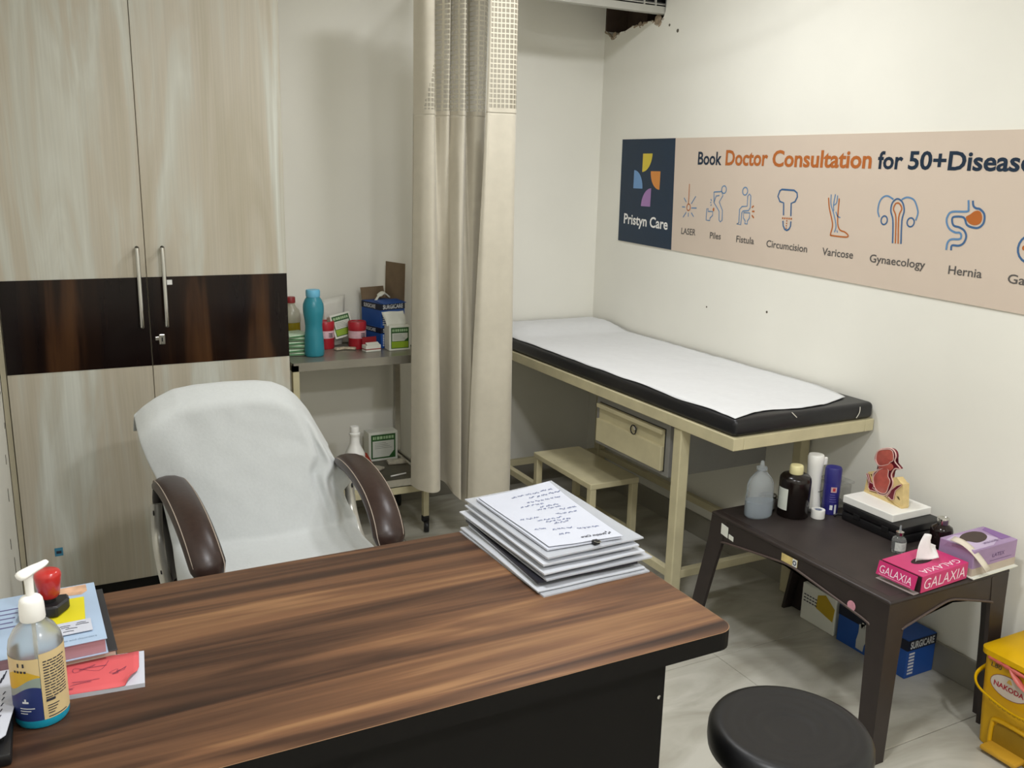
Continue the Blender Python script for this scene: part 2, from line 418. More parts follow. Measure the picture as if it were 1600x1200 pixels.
def cloth_panel(name, bot, top, zb, seam, netfn, rows=70, n=7, mat=None):
    """sheet lofted between a floor-level and a rail-level plan curve"""
    A = smooth_path([(*p, 0) for p in bot], n); B = smooth_path([(*p, 0) for p in top], n)
    cl, net = nb(), nb()
    seams = []
    def grid(bm, z0f, z1f, rws, usefaces):
        uvl = bm.loops.layers.uv.new('UVMap'); V = []; arc = [0]
        for i in range(1, len(A)): arc.append(arc[-1] + ((A[i] + B[i]) / 2 - (A[i - 1] + B[i - 1]) / 2).length)
        for r in range(rws + 1):
            t = r / rws; row = []
            for i in range(len(A)):
                zz = z0f(i) + (z1f(i) - z0f(i)) * t
                k = (zz - zb(i)) / (2.30 - zb(i)); k = min(max(k, 0), 1)
                k2 = k * k * (3 - 2 * k)
                p = A[i].lerp(B[i], k2)
                wob = .010 * mnoise.noise(Vector((arc[i] * 5, zz * 1.6, 3.1))) + .004 * mnoise.noise(Vector((arc[i] * 14, zz * 5, 9)))
                row.append((bm.verts.new((p.x + wob * .5, p.y + wob, zz)), arc[i], zz))
            V.append(row)
        for r in range(rws):
            for i in range(len(A) - 1):
                if not usefaces(i, V[r][i][2]): continue
                q = [V[r][i], V[r][i + 1], V[r + 1][i + 1], V[r + 1][i]]
                f = bm.faces.new([x[0] for x in q]); f.smooth = True
                for lp, x in zip(f.loops, q): lp[uvl].uv = (x[1], x[2])
        bmesh.ops.delete(bm, geom=[v for v in bm.verts if not v.link_faces], context='VERTS')
    N = len(A)
    grid(cl, lambda i: zb(i), lambda i: seam, rows, lambda i, z: True)
    o = obj(name, cl, m_cloth, cur)
    grid(net, lambda i: seam, lambda i: 2.30, 26, lambda i, z: netfn(i / N, z))
    obj('net_top', net, m_net, o, label='square-holed net strip')
    if netfn(0, 2.25) is False:
        rest = nb(); grid(rest, lambda i: seam, lambda i: 2.30, 26, lambda i, z: not netfn(i / N, z)); obj('torn_flap', rest, m_cloth, o)
    hem = nb(); grid(hem, lambda i: zb(i) - .0005, lambda i: zb(i) + .035, 2, lambda i, z: True)
    for v in hem.verts: v.co.y -= .0016
    obj('hem', hem, m_cloth, o)
    sm = nb(); grid(sm, lambda i: seam - .012, lambda i: seam + .004, 1, lambda i, z: True)
    for v in sm.verts: v.co.y -= .0022
    obj('seam_band', sm, m_cloth, o)
    return o
L_bot = [(1.283, 3.335), (1.292, 3.27), (1.325, 3.215), (1.362, 3.222), (1.388, 3.27), (1.406, 3.35), (1.417, 3.37), (1.43, 3.31), (1.424, 3.22), (1.438, 3.175), (1.455, 3.215), (1.461, 3.235), (1.470, 3.185), (1.486, 3.16), (1.496, 3.20), (1.51, 3.25), (1.54, 3.27)]
L_top = [(1.285, 3.30), (1.315, 3.25), (1.345, 3.245), (1.362, 3.29), (1.372, 3.32), (1.385, 3.27), (1.402, 3.235), (1.415, 3.26), (1.420, 3.29), (1.43, 3.235), (1.445, 3.20), (1.462, 3.215), (1.475, 3.26), (1.487, 3.29), (1.50, 3.22), (1.53, 3.20), (1.56, 3.24)]
NL = len(smooth_path([(*p, 0) for p in L_bot], 7))
cloth_panel('left_panel', L_bot, L_top, lambda i: .275 - .055 * min(1, max(0, (i / NL - .42) * 4)), 1.775,
            lambda u, z: (z < 2.30 and (u > .05 + (z - 1.775) * .42)))
R_bot = [(1.452, 3.135), (1.468, 3.105), (1.50, 3.085), (1.54, 3.075), (1.59, 3.07), (1.618, 3.085), (1.632, 3.12), (1.625, 3.17)]
R_top = [(1.503, 3.105), (1.508, 3.10), (1.515, 3.115), (1.54, 3.115), (1.575, 3.105), (1.60, 3.10), (1.622, 3.115), (1.622, 3.16)]
cloth_panel('right_panel', R_bot, R_top, lambda i: .232, 1.785, lambda u, z: u > .10 or z < 1.78)
for p in [o for o in COL.objects if o.parent == cur]:
    md = p.modifiers.new('thickness', 'SOLIDIFY'); md.thickness = .0012

# ------------------------------------------------------------------ examination couch
m_cream = M('cream_enamel', '#c3ba98', 0.42, var=.07, scale=14, bump=.04)
m_grey = M('grey_enamel', '#8b8a87', 0.45, var=.04)
m_rexine = M('black_rexine', '#17171a', 0.38, var=.1, scale=60, bump=.05)
CX0, CX1, CY0, CY1 = 1.862, 2.482, 2.052, 3.862
co = thing('examination_couch', 'cream metal examination couch with black mattress along the right wall', 'couch', (2.17, 2.95, 0))
f = nb(); t_ = .042
box(f, CX0, CX0 + t_, CY0, CY1, .722, .764, bev=.003); box(f, CX1 - t_, CX1, CY0, CY1, .722, .764, bev=.003)
box(f, CX0 + t_, CX1 - t_, CY0, CY0 + t_, .722, .764, bev=.003); box(f, CX0 + t_, CX1 - t_, CY1 - t_, CY1, .722, .764, bev=.003)
obj('frame', f, m_cream, co)
obj('deck', bx(CX0 + t_, CX1 - t_, CY0 + t_, CY1 - t_, .755, .763), m_cream, co)
LY = (2.318, 3.67)
for lx in (CX0 + .006, CX1 - .050):
    for ly in LY: obj('leg', bx(lx, lx + .042, ly, ly + .042, 0, .722, bev=.004), m_cream, co)
for lx in (CX0 + .014, CX1 - .045): obj('rail', bx(lx, lx + .026, LY[0] + .042, LY[1], .165, .195, bev=.002), m_cream, co)
for ly in LY: obj('rail', bx(CX0 + .048, CX1 - .050, ly + .008, ly + .034, .165, .195, bev=.002), m_cream, co)
mt = nb()
box(mt, CX0 + .004, CX1 - .001, CY0 + .004, CY1 - .002, .764, .822, bev=.018, seg=4)
mat_o = obj('mattress', mt, m_rexine, co, smooth=50, label='black rexine mattress')
wire = M('white_thread', '#d8d4c8', .8)
obj('thread', tb(smooth_path([(2.395, 2.054, .775), (2.405, 2.053, .79), (2.408, 2.0535, .80), (2.41, 2.056, .812)], 4), .0014, seg=5), wire, mat_o)
obj('thread', tb(smooth_path([(2.105, 2.062, .8225), (2.12, 2.053, .806)], 3), .0014, seg=5), wire, mat_o)
dr = obj('drawer_case', bx(1.902, 2.36, 2.42, 2.895, .512, .722, bev=.003), m_grey, co, label='grey drawer case')
dface = bx(1.884, 1.9025, 2.446, 2.868, .532, .622, bev=.002); box(dface, 1.882, 1.9025, 2.446, 2.868, .668, .684, bev=.002); box(dface, 1.8975, 1.9025, 2.446, 2.868, .622, .668)
obj('drawer_front', dface, m_cream, co)
obj('drawer_gap', bx(1.8995, 1.9028, 2.4435, 2.8705, .5295, .6865), m_black, co)
lkb = xf(lt([(0, 0), (.011, 0), (.011, .006), (.008, .009), (0, .009)], seg=16), Matrix.Translation((1.899, 2.62, .645)) @ Matrix.Rotation(R(-90), 4, 'Y'))
obj('drawer_lock', lkb, m_chrome, co, smooth=40)
ring = tb([(1.886, 2.62 + .017 * math.cos(a * math.pi / 8), .640 + .017 * math.sin(a * math.pi / 8)) for a in range(16)], .0025, seg=6, closed=True)
obj('lock_ring', ring, m_black, co, smooth=60)

# white sheet lying on the couch
sh = nb(); NU, NV = 26, 90
def sheet_pt(u, v, lift=0.0):
    y = 2.07 + v * (3.855 - 2.07)
    xl = 1.8755 + .007 * mnoise.noise(Vector((v * 9, 1, 0)))
    xr = 2.475 + .006 * mnoise.noise(Vector((v * 7, 5, 0)))
    if v < .14:
        xr -= (.14 - v) * .35; xl += 0
    x = xl + (xr - xl) * u
    y += (.055 * u + .02 * math.sin(u * 7)) * max(0, 1 - v * 9) + .01 * mnoise.noise(Vector((u * 5, 2, 4))) * max(0, 1 - v * 9)
    z = .8245 + .0022 * mnoise.noise(Vector((u * 6, v * 14, 2))) + .002 * mnoise.noise(Vector((u * 14, v * 40, 7)))
    hump = max(0, min(1, (v - .80) / .10)); hump = hump * hump * (3 - 2 * hump)
    side = min(1, 6 * u) * min(1, 9 * (1 - u) + .5)
    z += .034 * hump * side * (1 - max(0, (v - .95) * 8)) + .004 * hump * mnoise.noise(Vector((u * 9, v * 60, 1)))
    # front edge falls over the mattress edge
    if x < 1.886:
        z = min(z, .8075 + math.sqrt(max(0, .018 ** 2 - (1.886 - x) ** 2)))
    if v < .03 and u < .95: z -= .0  # lies flat at the foot
    return Vector((x, y, z + lift + .001))
V = [[sh.verts.new(sheet_pt(i / NU, j / NV)) for i in range(NU + 1)] for j in range(NV + 1)]
for j in range(NV):
    for i in range(NU): sh.faces.new((V[j][i], V[j][i + 1], V[j + 1][i + 1], V[j + 1][i]))
m_sheet = M('white_sheet', '#d9dadb', .85, var=.015, scale=40, bump=.04)
so = tag(obj('bed_sheet', sh, m_sheet, None, (2.17, 2.95, .822), smooth=180), 'white sheet spread over the black couch mattress', 'sheet')
md = so.modifiers.new('thickness', 'SOLIDIFY'); md.thickness = .0016; md.offset = 1

# step stool
st = thing('step_stool', 'small cream metal step stool in front of the couch', 'stool', (1.965, 3.065, 0))
SX0, SX1, SY0, SY1 = 1.848, 2.082, 2.832, 3.302
top = bx(SX0, SX1, SY0, SY1, .336, .360, bev=.003)
obj('top', top, m_cream, st)
for a in (SX0 + .002, SX1 - .030):
    for b in (SY0 + .002, SY1 - .030): obj('leg', bx(a, a + .028, b, b + .028, 0, .336, bev=.002), m_cream, st)
for a in (SY0 + .006, SY1 - .026): obj('stretcher', bx(SX0 + .030, SX1 - .030, a, a + .02, .11, .135, bev=.002), m_cream, st)
for a in (SX0 + .006, SX1 - .026): obj('stretcher', bx(a, a + .02, SY0 + .03, SY1 - .03, .11, .135, bev=.002), m_cream, st)

# ------------------------------------------------------------------ desk
m_walnut = streaks('walnut_laminate', [(.30, '#281b15'), (.43, '#422d21'), (.51, '#563c2b'), (.60, '#684933'), (.72, '#876445')], (.75, 14, 1), 1.0, 0.38, 1.1, spec=.25, fine=((4, 150, 1), .12))
m_edge = M('black_edge_band', '#0c0a09', .6, var=.1, spec=.2)
m_lip = M('edge_lip', '#8d6c50', .5)
dk = thing('desk', 'walnut-topped office desk with black edge and black front panel', 'desk', (.45, 1.45, 0))
DX0, DX1, DY0, DY1 = -.158, 1.071, 1.130, 1.755
def rounded(x0, x1, y0, y1, r, n=6):
    pts = []
    for cx, cy, a0 in ((x1 - r, y0 + r, -90), (x1 - r, y1 - r, 0), (x0 + .002, y1 - .002, 90), (x0 + .002, y0 + .002, 180)):
        rr = r if a0 in (-90, 0) else .002
        for k in range(n + 1):
            a = R(a0 + 90 * k / n); pts.append((cx + rr * math.cos(a), cy + rr * math.sin(a)))
    return pts
XYZ = lambda a, b, d: Vector((a, b, d))
obj('top_edge', prism(nb(), rounded(DX0, DX1, DY0, DY1, .035), XYZ, .7135, .7488), m_edge, dk)
obj('edge_line', prism(nb(), rounded(DX0, DX1, DY0, DY1, .035), XYZ, .7488, .7495), m_lip, dk)
obj('desk_top', prism(nb(), rounded(DX0, DX1 - .001, DY0 + .001, DY1 - .001, .0345), XYZ, .7495, .7500), m_walnut, dk)
obj('front_panel', bx(DX0 + .002, .944, 1.17, 1.188, 0, .7135), m_edge, dk)
obj('side_panel', bx(.926, .944, 1.188, 1.72, 0, .7135), m_edge, dk)
obj('side_panel', bx(DX0 + .002, DX0 + .02, 1.188, 1.72, 0, .7135), m_edge, dk)
for z in (.30, .625): obj('screw', xf(lt([(0, 0), (.004, 0), (.004, .002), (0, .003)], seg=10), Matrix.Translation((.932, 1.17, z)) @ Matrix.Rotation(R(90), 4, 'X')), m_chrome, dk)
# ------------------------------------------------------------------ trolley
tr = thing('instrument_trolley', 'two-shelf steel instrument trolley on black castors beside the wardrobe', 'trolley', (1.12, 3.65, 0))
TX0, TX1, TY0, TY1 = .835, 1.415, 3.455, 3.835
def tray(z, lip, th=.012):
    b = bx(TX0 + .004, TX1 - .004, TY0 + .004, TY1 - .004, z - th, z)
    for a in ((TX0, TX1, TY0, TY0 + .004), (TX0, TX1, TY1 - .004, TY1), (TX0, TX0 + .004, TY0, TY1), (TX1 - .004, TX1, TY0, TY1)):
        box(b, a[0], a[1], a[2], a[3], z - .03, z + lip)
    return b
obj('upper_shelf', tray(.800, .004), M('steel_shelf', '#8f8b80', .3, .45, var=.05, scale=9), tr)
obj('lower_shelf', bx(TX0, TX1, TY0, TY1, .195, .225, bev=.002), m_cream, tr)
for a in (TX0, TX1 - .026):
    for b in (TY0, TY1 - .026):
        obj('leg', bx(a, a + .026, b, b + .026, .075, .796, bev=.002), m_cream if b == TY0 else m_steel, tr)
        cs = obj('castor', xf(lt([(0, -.011), (.026, -.011), (.029, -.006), (.029, .006), (.026, .011), (0, .011)], seg=20), Matrix.Translation((a + .016, b + .004, .029)) @ Matrix.Rotation(R(90), 4, 'Y') @ Matrix.Rotation(R(25), 4, 'X')), m_black, tr, smooth=40)
        obj('castor_fork', bx(a - .002, a + .028, b - .002, b + .028, .045, .076, bev=.006), m_black, cs)
# side guard bars
obj('guard_bar', bx(TX1 - .012, TX1 - .002, TY0 + .026, TY1 - .026, .262, .276, bev=.003), m_steel, tr)
ZS = .8005
# blue water bottle
bt = thing('water_bottle', 'turquoise plastic water bottle with pale blue cap on trolley', 'bottle', (.962, 3.60, ZS))
m_aqua = M('turquoise_plastic', '#3a9db0', .3, var=.04, trans=.3)
obj('body', lt([(0, 0), (.036, 0), (.040, .006), (.0405, .03), (.039, .07), (.036, .105), (.0345, .125), (.037, .15), (.0415, .178), (.0425, .20), (.041, .215), (.035, .232), (.0275, .243), (.025, .25), (0, .25)], (.962, 3.60, ZS), 32), m_aqua, bt, smooth=60)
cp = lt([(0, 0), (.0275, 0), (.029, .004), (.029, .024), (.027, .029), (0, .030)], (.962, 3.60, ZS + .245), 28)
obj('cap', cp, M('pale_blue_cap', '#6db8d8', .4), bt, smooth=40)
# oil bottle with red cap
ob = thing('oil_bottle', 'clear bottle half full of yellow oil with red cap', 'bottle', (.912, 3.77, ZS))
obj('liquid', lt([(0, .002), (.037, .002), (.037, .118), (0, .118)], (.912, 3.77, ZS), 24), M('yellow_oil', '#8a7a1c', .15, var=.1), ob, smooth=40)
obj('body', lt([(.0375, .118), (.039, .12), (.0385, .15), (.034, .168), (.022, .182), (.017, .19), (.0165, .2), (0, .2)], (.912, 3.77, ZS), 24), M('milky_plastic', '#c4c0ac', .3, trans=.3), ob, smooth=60)
obj('cap', lt([(0, .2), (.019, .2), (.019, .222), (.017, .225), (0, .225)], (.912, 3.77, ZS), 20), M('dark_red_cap', '#8e2a2c', .4), ob, smooth=40)
# green striped sachets
m_sach = M('pale_green_sachet', '#b9cdb2', .5, var=.1, scale=60); m_sgr = M('sachet_stripe', '#3f7a4c', .5)
order = ('lowest', 'second lowest', 'third', 'fourth', 'fifth', 'topmost')
for k in range(6):
    z = ZS + .001 + k * .0155; a = (-6, 10, -14, 8, -10, 16)[k]
    t = thing('sachet', 'pale green striped sachet, %s of the stack behind the turquoise bottle' % order[k], 'sachet', (.895, 3.655, z), 'sachets on the trolley')
    mx_ = rot_at((.895, 3.655, z), a) @ rot_at((.895, 3.655, z), (0, 3, -2, 3, -3, 8)[k] * .4, 'X')
    b = bx(.847, .943, 3.61, 3.70, z, z + .0125, bev=.005, seg=2, mtx=mx_)
    s = obj('pouch', b, m_sach, t, smooth=50)
    q = nb()
    for y in (3.6115, ): box(q, .848, .942, 3.6088, 3.6105, z + .004, z + .0085, mtx=mx_)
    obj('stripe', q, m_sgr, t)
# red and white jars
def jar(x, y, label, zz=ZS, h=.118, r=.038):
    t = thing('dressing_jar', label, 'jar', (x, y, zz), 'red jars on the trolley')
    obj('body', lt([(0, 0), (r * .94, 0), (r, .004), (r, h * .72), (0, h * .72)], (x, y, zz), 28), M('red_plastic', '#a8202c', .35, var=.08), t, smooth=40)
    obj('label_band', lt([(r + .0004, h * .40), (r + .0006, h * .41), (r + .0006, h * .66), (r + .0004, h * .67)], (x, y, zz), 28), M('pink_white_label', '#d9b3bb', .6, var=.1, scale=60), t, smooth=40)
    obj('lid', lt([(0, h * .72), (r * 1.04, h * .72), (r * 1.05, h * .78), (r * 1.05, h * .95), (r * .98, h), (r * .9, h), (r * .88, h * .97), (0, h * .97)], (x, y, zz), 28), M('red_lid', '#b02733', .35), t, smooth=40)
    pr_ = nb()
    for k in range(3): box(pr_, x + .004, x + .022, y - r - .0012, y - r + .006, zz + h * (.45 + .06 * k), zz + h * (.47 + .06 * k))
    obj('print', pr_, m_ink, t)
jar(1.178, 3.70, 'red jar with pink label standing in front of the tilted green box')
jar(1.050, 3.745, 'red jar half hidden behind the turquoise bottle')
# green and white dressing boxes
m_card = M('white_carton', '#dfe0d6', .6, var=.02); m_dgreen = M('dark_green_print', '#2c5a2a', .55); m_lime = M('lime_print', '#8fae2b', .55); m_plab = M('pale_label', '#d3d6cc', .6)
def green_box(name, label, x, y, z, wd, dp, h, mtx=None, pouch=False, lime=True, group='green dressing boxes'):
    t = thing(name, label, 'box', (x + wd / 2, y + dp / 2, z), group)
    mtx = mtx or Matrix.Identity(4)
    obj('carton', xf(bx(x, x + wd, y, y + dp, z, z + h, bev=.0015, seg=1), mtx), m_card, t)
    P = plane_fn((x, y - .0007, z), (1, 0, 0), (0, 0, 1)); P2 = plane_fn((x, y - .0012, z), (1, 0, 0), (0, 0, 1)); P3 = plane_fn((x, y - .0016, z), (1, 0, 0), (0, 0, 1))
    def pr(nm, mat, *polys):
        b = nb()
        for fn, pts in polys: flat(b, pts, fn)
        obj(nm, xf(b, mtx), mat, t, recalc=False)
    R4 = lambda a0, a1, b0, b1: [(wd * a0, h * b0), (wd * a1, h * b0), (wd * a1, h * b1), (wd * a0, h * b1)]
    pr('green_panel', m_dgreen, (P, R4(.08, .92, .08, .92)))
    if lime: pr('lime_panel', m_lime, (P2, R4(.11, .89, .11, .36)))
    pr('pale_panel', m_plab, (P2, [(wd * .13, h * (.38 if lime else .13)), (wd * .70, h * (.38 if lime else .13)), (wd * .87, h * (.5 if lime else .34)), (wd * .87, h * .70), (wd * .13, h * .70)]))
    b = nb()
    for k, (a0, a1) in enumerate(((.14, .2), (.22, .25), (.28, .36), (.38, .47), (.5, .56), (.58, .66), (.68, .76), (.78, .86))): flat(b, R4(a0, a1, .76, .86), P3)
    obj('title_print', xf(b, mtx), M('pale_green_letters', '#a9c79a', .6), t, recalc=False)
    b = nb()
    for k in range(4): flat(b, R4(.2, .8 - .07 * k, .44 + .06 * k, .455 + .06 * k), P3)
    obj('small_print', xf(b, mtx), M('faint_print', '#8f958a', .7), t, recalc=False)
    return t
gb = green_box('dressing_box', 'upright green and white box with white pouch at the shelf front', 1.283, 3.585, ZS, .096, .062, .108)
pb = nb(); g = [[None] * 9 for _ in range(7)]
for j in range(7):
    for i in range(9):
        u, v = i / 8, j / 6
        g[j][i] = pb.verts.new((1.278 + .088 * u - .012 * v * (1 - u) + .004 * math.sin(v * 5), 3.605 + .022 * v + .012 * math.sin(u * math.pi) * (1 - v) + .005 * math.sin(u * 9 + v * 4), ZS + .104 + .060 * v))
for j in range(6):
    for i in range(8): pb.faces.new((g[j][i], g[j][i + 1], g[j + 1][i + 1], g[j + 1][i]))
po = tag(obj('paper_pouch', pb, m_card, None, (1.32, 3.61, ZS + .104), smooth=180), 'crumpled white pouch sticking out of the front green box', 'pouch'); po.modifiers.new('t', 'SOLIDIFY').thickness = .002
green_box('dressing_box', 'green and white box tilted against a white pouch behind the jar', 1.092, 3.725, ZS + .045, .092, .012, .105, mtx=rot_at((1.092, 3.725, ZS), -12, 'X') @ rot_at((1.13, 3.725, ZS + .045), -12, 'Y'))
wb = nb(); g = []
for j in range(9):
    row = []
    for i in range(9):
        u, v = i / 8, j / 8
        row.append(wb.verts.new((1.062 + .075 * u + .028 * v * u - .006 * v, 3.80 + .012 * v - .012 * math.sin(u * math.pi) * (1 - v * .7) + .003 * math.sin(9 * u + 6 * v), ZS + .002 + .198 * v + .018 * v * u)))
    g.append(row)
for j in range(8):
    for i in range(8): wb.faces.new((g[j][i], g[j][i + 1], g[j + 1][i + 1], g[j + 1][i]))
wo = tag(obj('gauze_pouch', wb, M('translucent_white_film', '#d5d3cb', .45), None, (1.10, 3.80, ZS), smooth=180), 'tall white film pouch leaning against the back wall on the trolley', 'pouch'); wo.modifiers.new('t', 'SOLIDIFY').thickness = .006
tag(obj('wooden_spatula', xf(bx(1.055, 1.069, 3.722, 3.726, ZS + .002, ZS + .135, bev=.0015), rot_at((1.06, 3.72, ZS), -4, 'X')), M('brown_film', '#7a6656', .4), None, (1.062, 3.72, ZS)), 'narrow upright brown strip between the bottle and the tilted box', 'strip')
for k, (x, y, a) in enumerate(((1.075, 3.66, 20), (1.11, 3.675, -30))):
    b = bx(x, x + .05, y, y + .022, ZS + .0015, ZS + .012, bev=.004, mtx=rot_at((x, y, ZS), a))
    tag(obj('foil_wrapper', b, M('crumpled_wrapper', '#b9ad97', .35, var=.3, scale=90, bump=.5), None, (x, y, ZS), smooth=40), ('crumpled foil wrapper lying right beside the turquoise bottle', 'crumpled foil wrapper lying in front of the tilted box')[k], 'wrapper', 'wrappers on the trolley')
# small red-and-white box
sb = thing('ointment_carton', 'small open red and white carton in front of the red jar', 'box', (1.215, 3.615, ZS))
rm = rot_at((1.215, 3.615, ZS), 8)
obj('carton', bx(1.178, 1.248, 3.595, 3.635, ZS, ZS + .028, bev=.001, seg=1, mtx=rm), m_card, sb)
obj('red_band', bx(1.1775, 1.2485, 3.5943, 3.6357, ZS + .009, ZS + .013, mtx=rm), M('red_print', '#8f2028', .5), sb)
obj('flap', bx(1.180, 1.246, 3.634, 3.636, ZS + .027, ZS + .058, mtx=rm), M('red_print', '#8f2028', .5), sb)
obj('flap', bx(1.184, 1.242, 3.596, 3.616, ZS + .0285, ZS + .030, mtx=rm @ rot_at((1.215, 3.596, ZS + .028), 25, 'X')), m_card, sb)
# SURGICARE glove cartons
m_blue = M('carton_blue', '#1f4f9c', .45, var=.05); m_dark = M('carton_dark_band', '#12182c', .5); m_kraft = M('kraft_inside', '#7d6a53', .85, var=.1); m_wp = M('white_print', '#d5d8dc', .6)
def glove_carton(label, x0, x1, y0, y1, z0, h, side=True, mtx=None):
    mtx = mtx or Matrix.Identity(4)
    t = thing('glove_carton', label, 'box', mtx @ Vector(((x0 + x1) / 2, (y0 + y1) / 2, z0)), 'blue glove cartons')
    obj('carton', xf(bx(x0, x1, y0, y1, z0, z0 + h, bev=.0012, seg=1), mtx), m_blue, t)
    obj('dark_band', xf(bx(x0 - .0006, x1 + .0006, y0 - .0006, y1 + .0006, z0 + h * .72, z0 + h * .985), mtx), m_dark, t)
    F = lambda a, b: mtx @ Vector((x0 + a, y0 - .0014, z0 + b)); S_ = lambda a, b: mtx @ Vector((x0 - .0014, y1 - a, z0 + b))
    lettering(t, 'SURGICARE', m_wp, F, .010, (x1 - x0) - .010, h * .77, h * .17, .03)
    if side: lettering(t, 'SURGICARE', m_wp, S_, .02, (y1 - y0) - .04, h * .77, h * .15, .03)
    b = nb()
    for k in range(7): flat(b, [(.008, h * (.1 + k * .085)), (.034, h * (.1 + k * .085)), (.034, h * (.15 + k * .085)), (.008, h * (.15 + k * .085))], F)
    obj('fine_print', b, m_wp, t, recalc=False)
    return t
gm = Matrix.Translation((0, -.008, 0)) @ rot_at((1.27, 3.66, 0), 15)
glove_carton('closed blue glove carton underneath the open one on the trolley', 1.27, 1.395, 3.66, 3.81, ZS, .090, mtx=gm)
g2 = glove_carton('open blue glove carton with raised brown flaps on the trolley', 1.27, 1.395, 3.66, 3.81, ZS + .0905, .104, mtx=gm)
zt = ZS + .1945
obj('flap', xf(bx(1.393, 1.3955, 3.662, 3.808, zt - .004, zt + .165), gm @ rot_at((1.395, 3.73, zt), 2, 'Y')), m_kraft, g2, label='tall brown cardboard flap')
obj('flap', xf(bx(1.272, 1.393, 3.8075, 3.81, zt - .004, zt + .055), gm @ rot_at((1.33, 3.81, zt), -14, 'X')), m_kraft, g2)
obj('flap', xf(bx(1.274, 1.393, 3.645, 3.72, zt, zt + .002), gm @ rot_at((1.33, 3.66, zt), 6, 'X')), m_blue, g2)
gl = nb()
tube(gl, smooth_path([(1.275, 3.735, zt + .004), (1.295, 3.745, zt + .024), (1.318, 3.75, zt + .034), (1.345, 3.75, zt + .014)], 5), [.004] * 5 + [.009] * 6 + [.006] * 5, seg=7, flat=(1.8, .6))
tag(obj('latex_glove', gl, m_card, None, (1.31, 3.745, zt), smooth=180), 'white glove poking out of the open blue carton on the trolley', 'glove')
# lower shelf
ZL = .2255
sp = thing('spirit_bottle', 'white bottle with purple label on the lower trolley shelf', 'bottle', (1.107, 3.535, ZL))
obj('body', lt([(0, 0), (.040, 0), (.0425, .004), (.0425, .148), (.040, .158), (.026, .185), (.021, .20), (.0195, .235), (0, .235)], (1.107, 3.535, ZL), 28), m_white, sp, smooth=50)
obj('cap', lt([(0, .235), (.0235, .235), (.0235, .243), (.019, .246), (.019, .268), (.017, .272), (0, .272)], (1.107, 3.535, ZL), 22), m_white, sp, smooth=40)
obj('label_band', lt([(.0428, .055), (.0432, .056), (.0432, .140), (.0428, .141)], (1.107, 3.535, ZL), 28), M('pale_label', '#d3d6cc', .6), sp, smooth=60)
obj('purple_band', lt([(.0432, .118), (.0436, .119), (.0436, .138), (.0432, .139)], (1.107, 3.535, ZL), 28), M('purple_print', '#4b3a86', .5), sp, smooth=60)
ty = thing('steel_tray', 'shallow steel instrument tray on the lower trolley shelf', 'tray', (1.29, 3.64, ZL))
tyb = bx(1.17, 1.395, 3.462, 3.80, ZL, ZL + .003)
for a in ((1.17, 1.395, 3.462, 3.465), (1.17, 1.395, 3.797, 3.80), (1.17, 1.173, 3.462, 3.80), (1.392, 1.395, 3.462, 3.80)): box(tyb, *a, ZL, ZL + .034)
obj('pan', tyb, m_steel, ty)
green_box('dressing_box', 'large green and white carton at the back of the lower trolley shelf', 1.235, 3.735, ZL + .036, .138, .07, .135, lime=False)
obj('tray_cover', bx(1.174, 1.391, 3.466, 3.796, ZL + .030, ZL + .0355), M('worn_steel', '#6f6a5f', .4, .8, var=.25, scale=15), ty)
ZT = ZL + .0362
tag(obj('red_cone', xf(lt([(0, 0), (.032, 0), (.018, .06), (.006, .068), (0, .068)], (1.205, 3.68, ZT), 18), rot_at((1.205, 3.68, ZT), -14, 'Y')), M('red_cloth', '#a8402c', .6), None, (1.205, 3.68, ZT), smooth=40), 'red plastic cone beside the white bottle on lower shelf', 'cone')
for k, (x, y, a, wd, dp, h) in enumerate(((1.20, 3.57, 35, .085, .05, .010), (1.30, 3.66, -8, .085, .045, .014))):
    b = bx(x, x + wd, y, y + dp, ZT, ZT + h, bev=.003, mtx=rot_at((x, y, ZT), a))
    for v in b.verts: v.co.z += .006 * max(0, mnoise.noise(v.co * 30))
    tag(obj('medicine_strip', b, M('pale_carton_strip', '#bfb9a8', .5, var=.2, scale=50), None, (x, y, ZT), smooth=40), ('small flat carton lying by the white bottle on lower shelf', 'crumpled white packet in front of the large green carton')[k], 'packet', 'packets on lower shelf')
tag(obj('plastic_stick', tb([(1.255, 3.50, ZT + .004), (1.33, 3.515, ZT + .004)], .0036, seg=8), m_white, None, (1.26, 3.5, ZT), smooth=60), 'white plastic stick lying on the steel tray', 'stick')

# ------------------------------------------------------------------ chair
m_leather = M('brown_leather', '#33241f', .36, var=.12, scale=70, bump=.08)
m_arm = M('black_arm_plastic', '#1a1615', .45)
m_stitch = M('pale_stitch', '#a89a8c', .7)
ch = thing('office_chair', 'brown leather office chair with padded armrests behind the desk', 'chair', (.52, 2.4, 0))
CXc = .52
seat = bx(.27, .775, 2.02, 2.52, .395, .478, bev=.035, seg=4); obj('seat', seat, m_leather, ch, smooth=50)
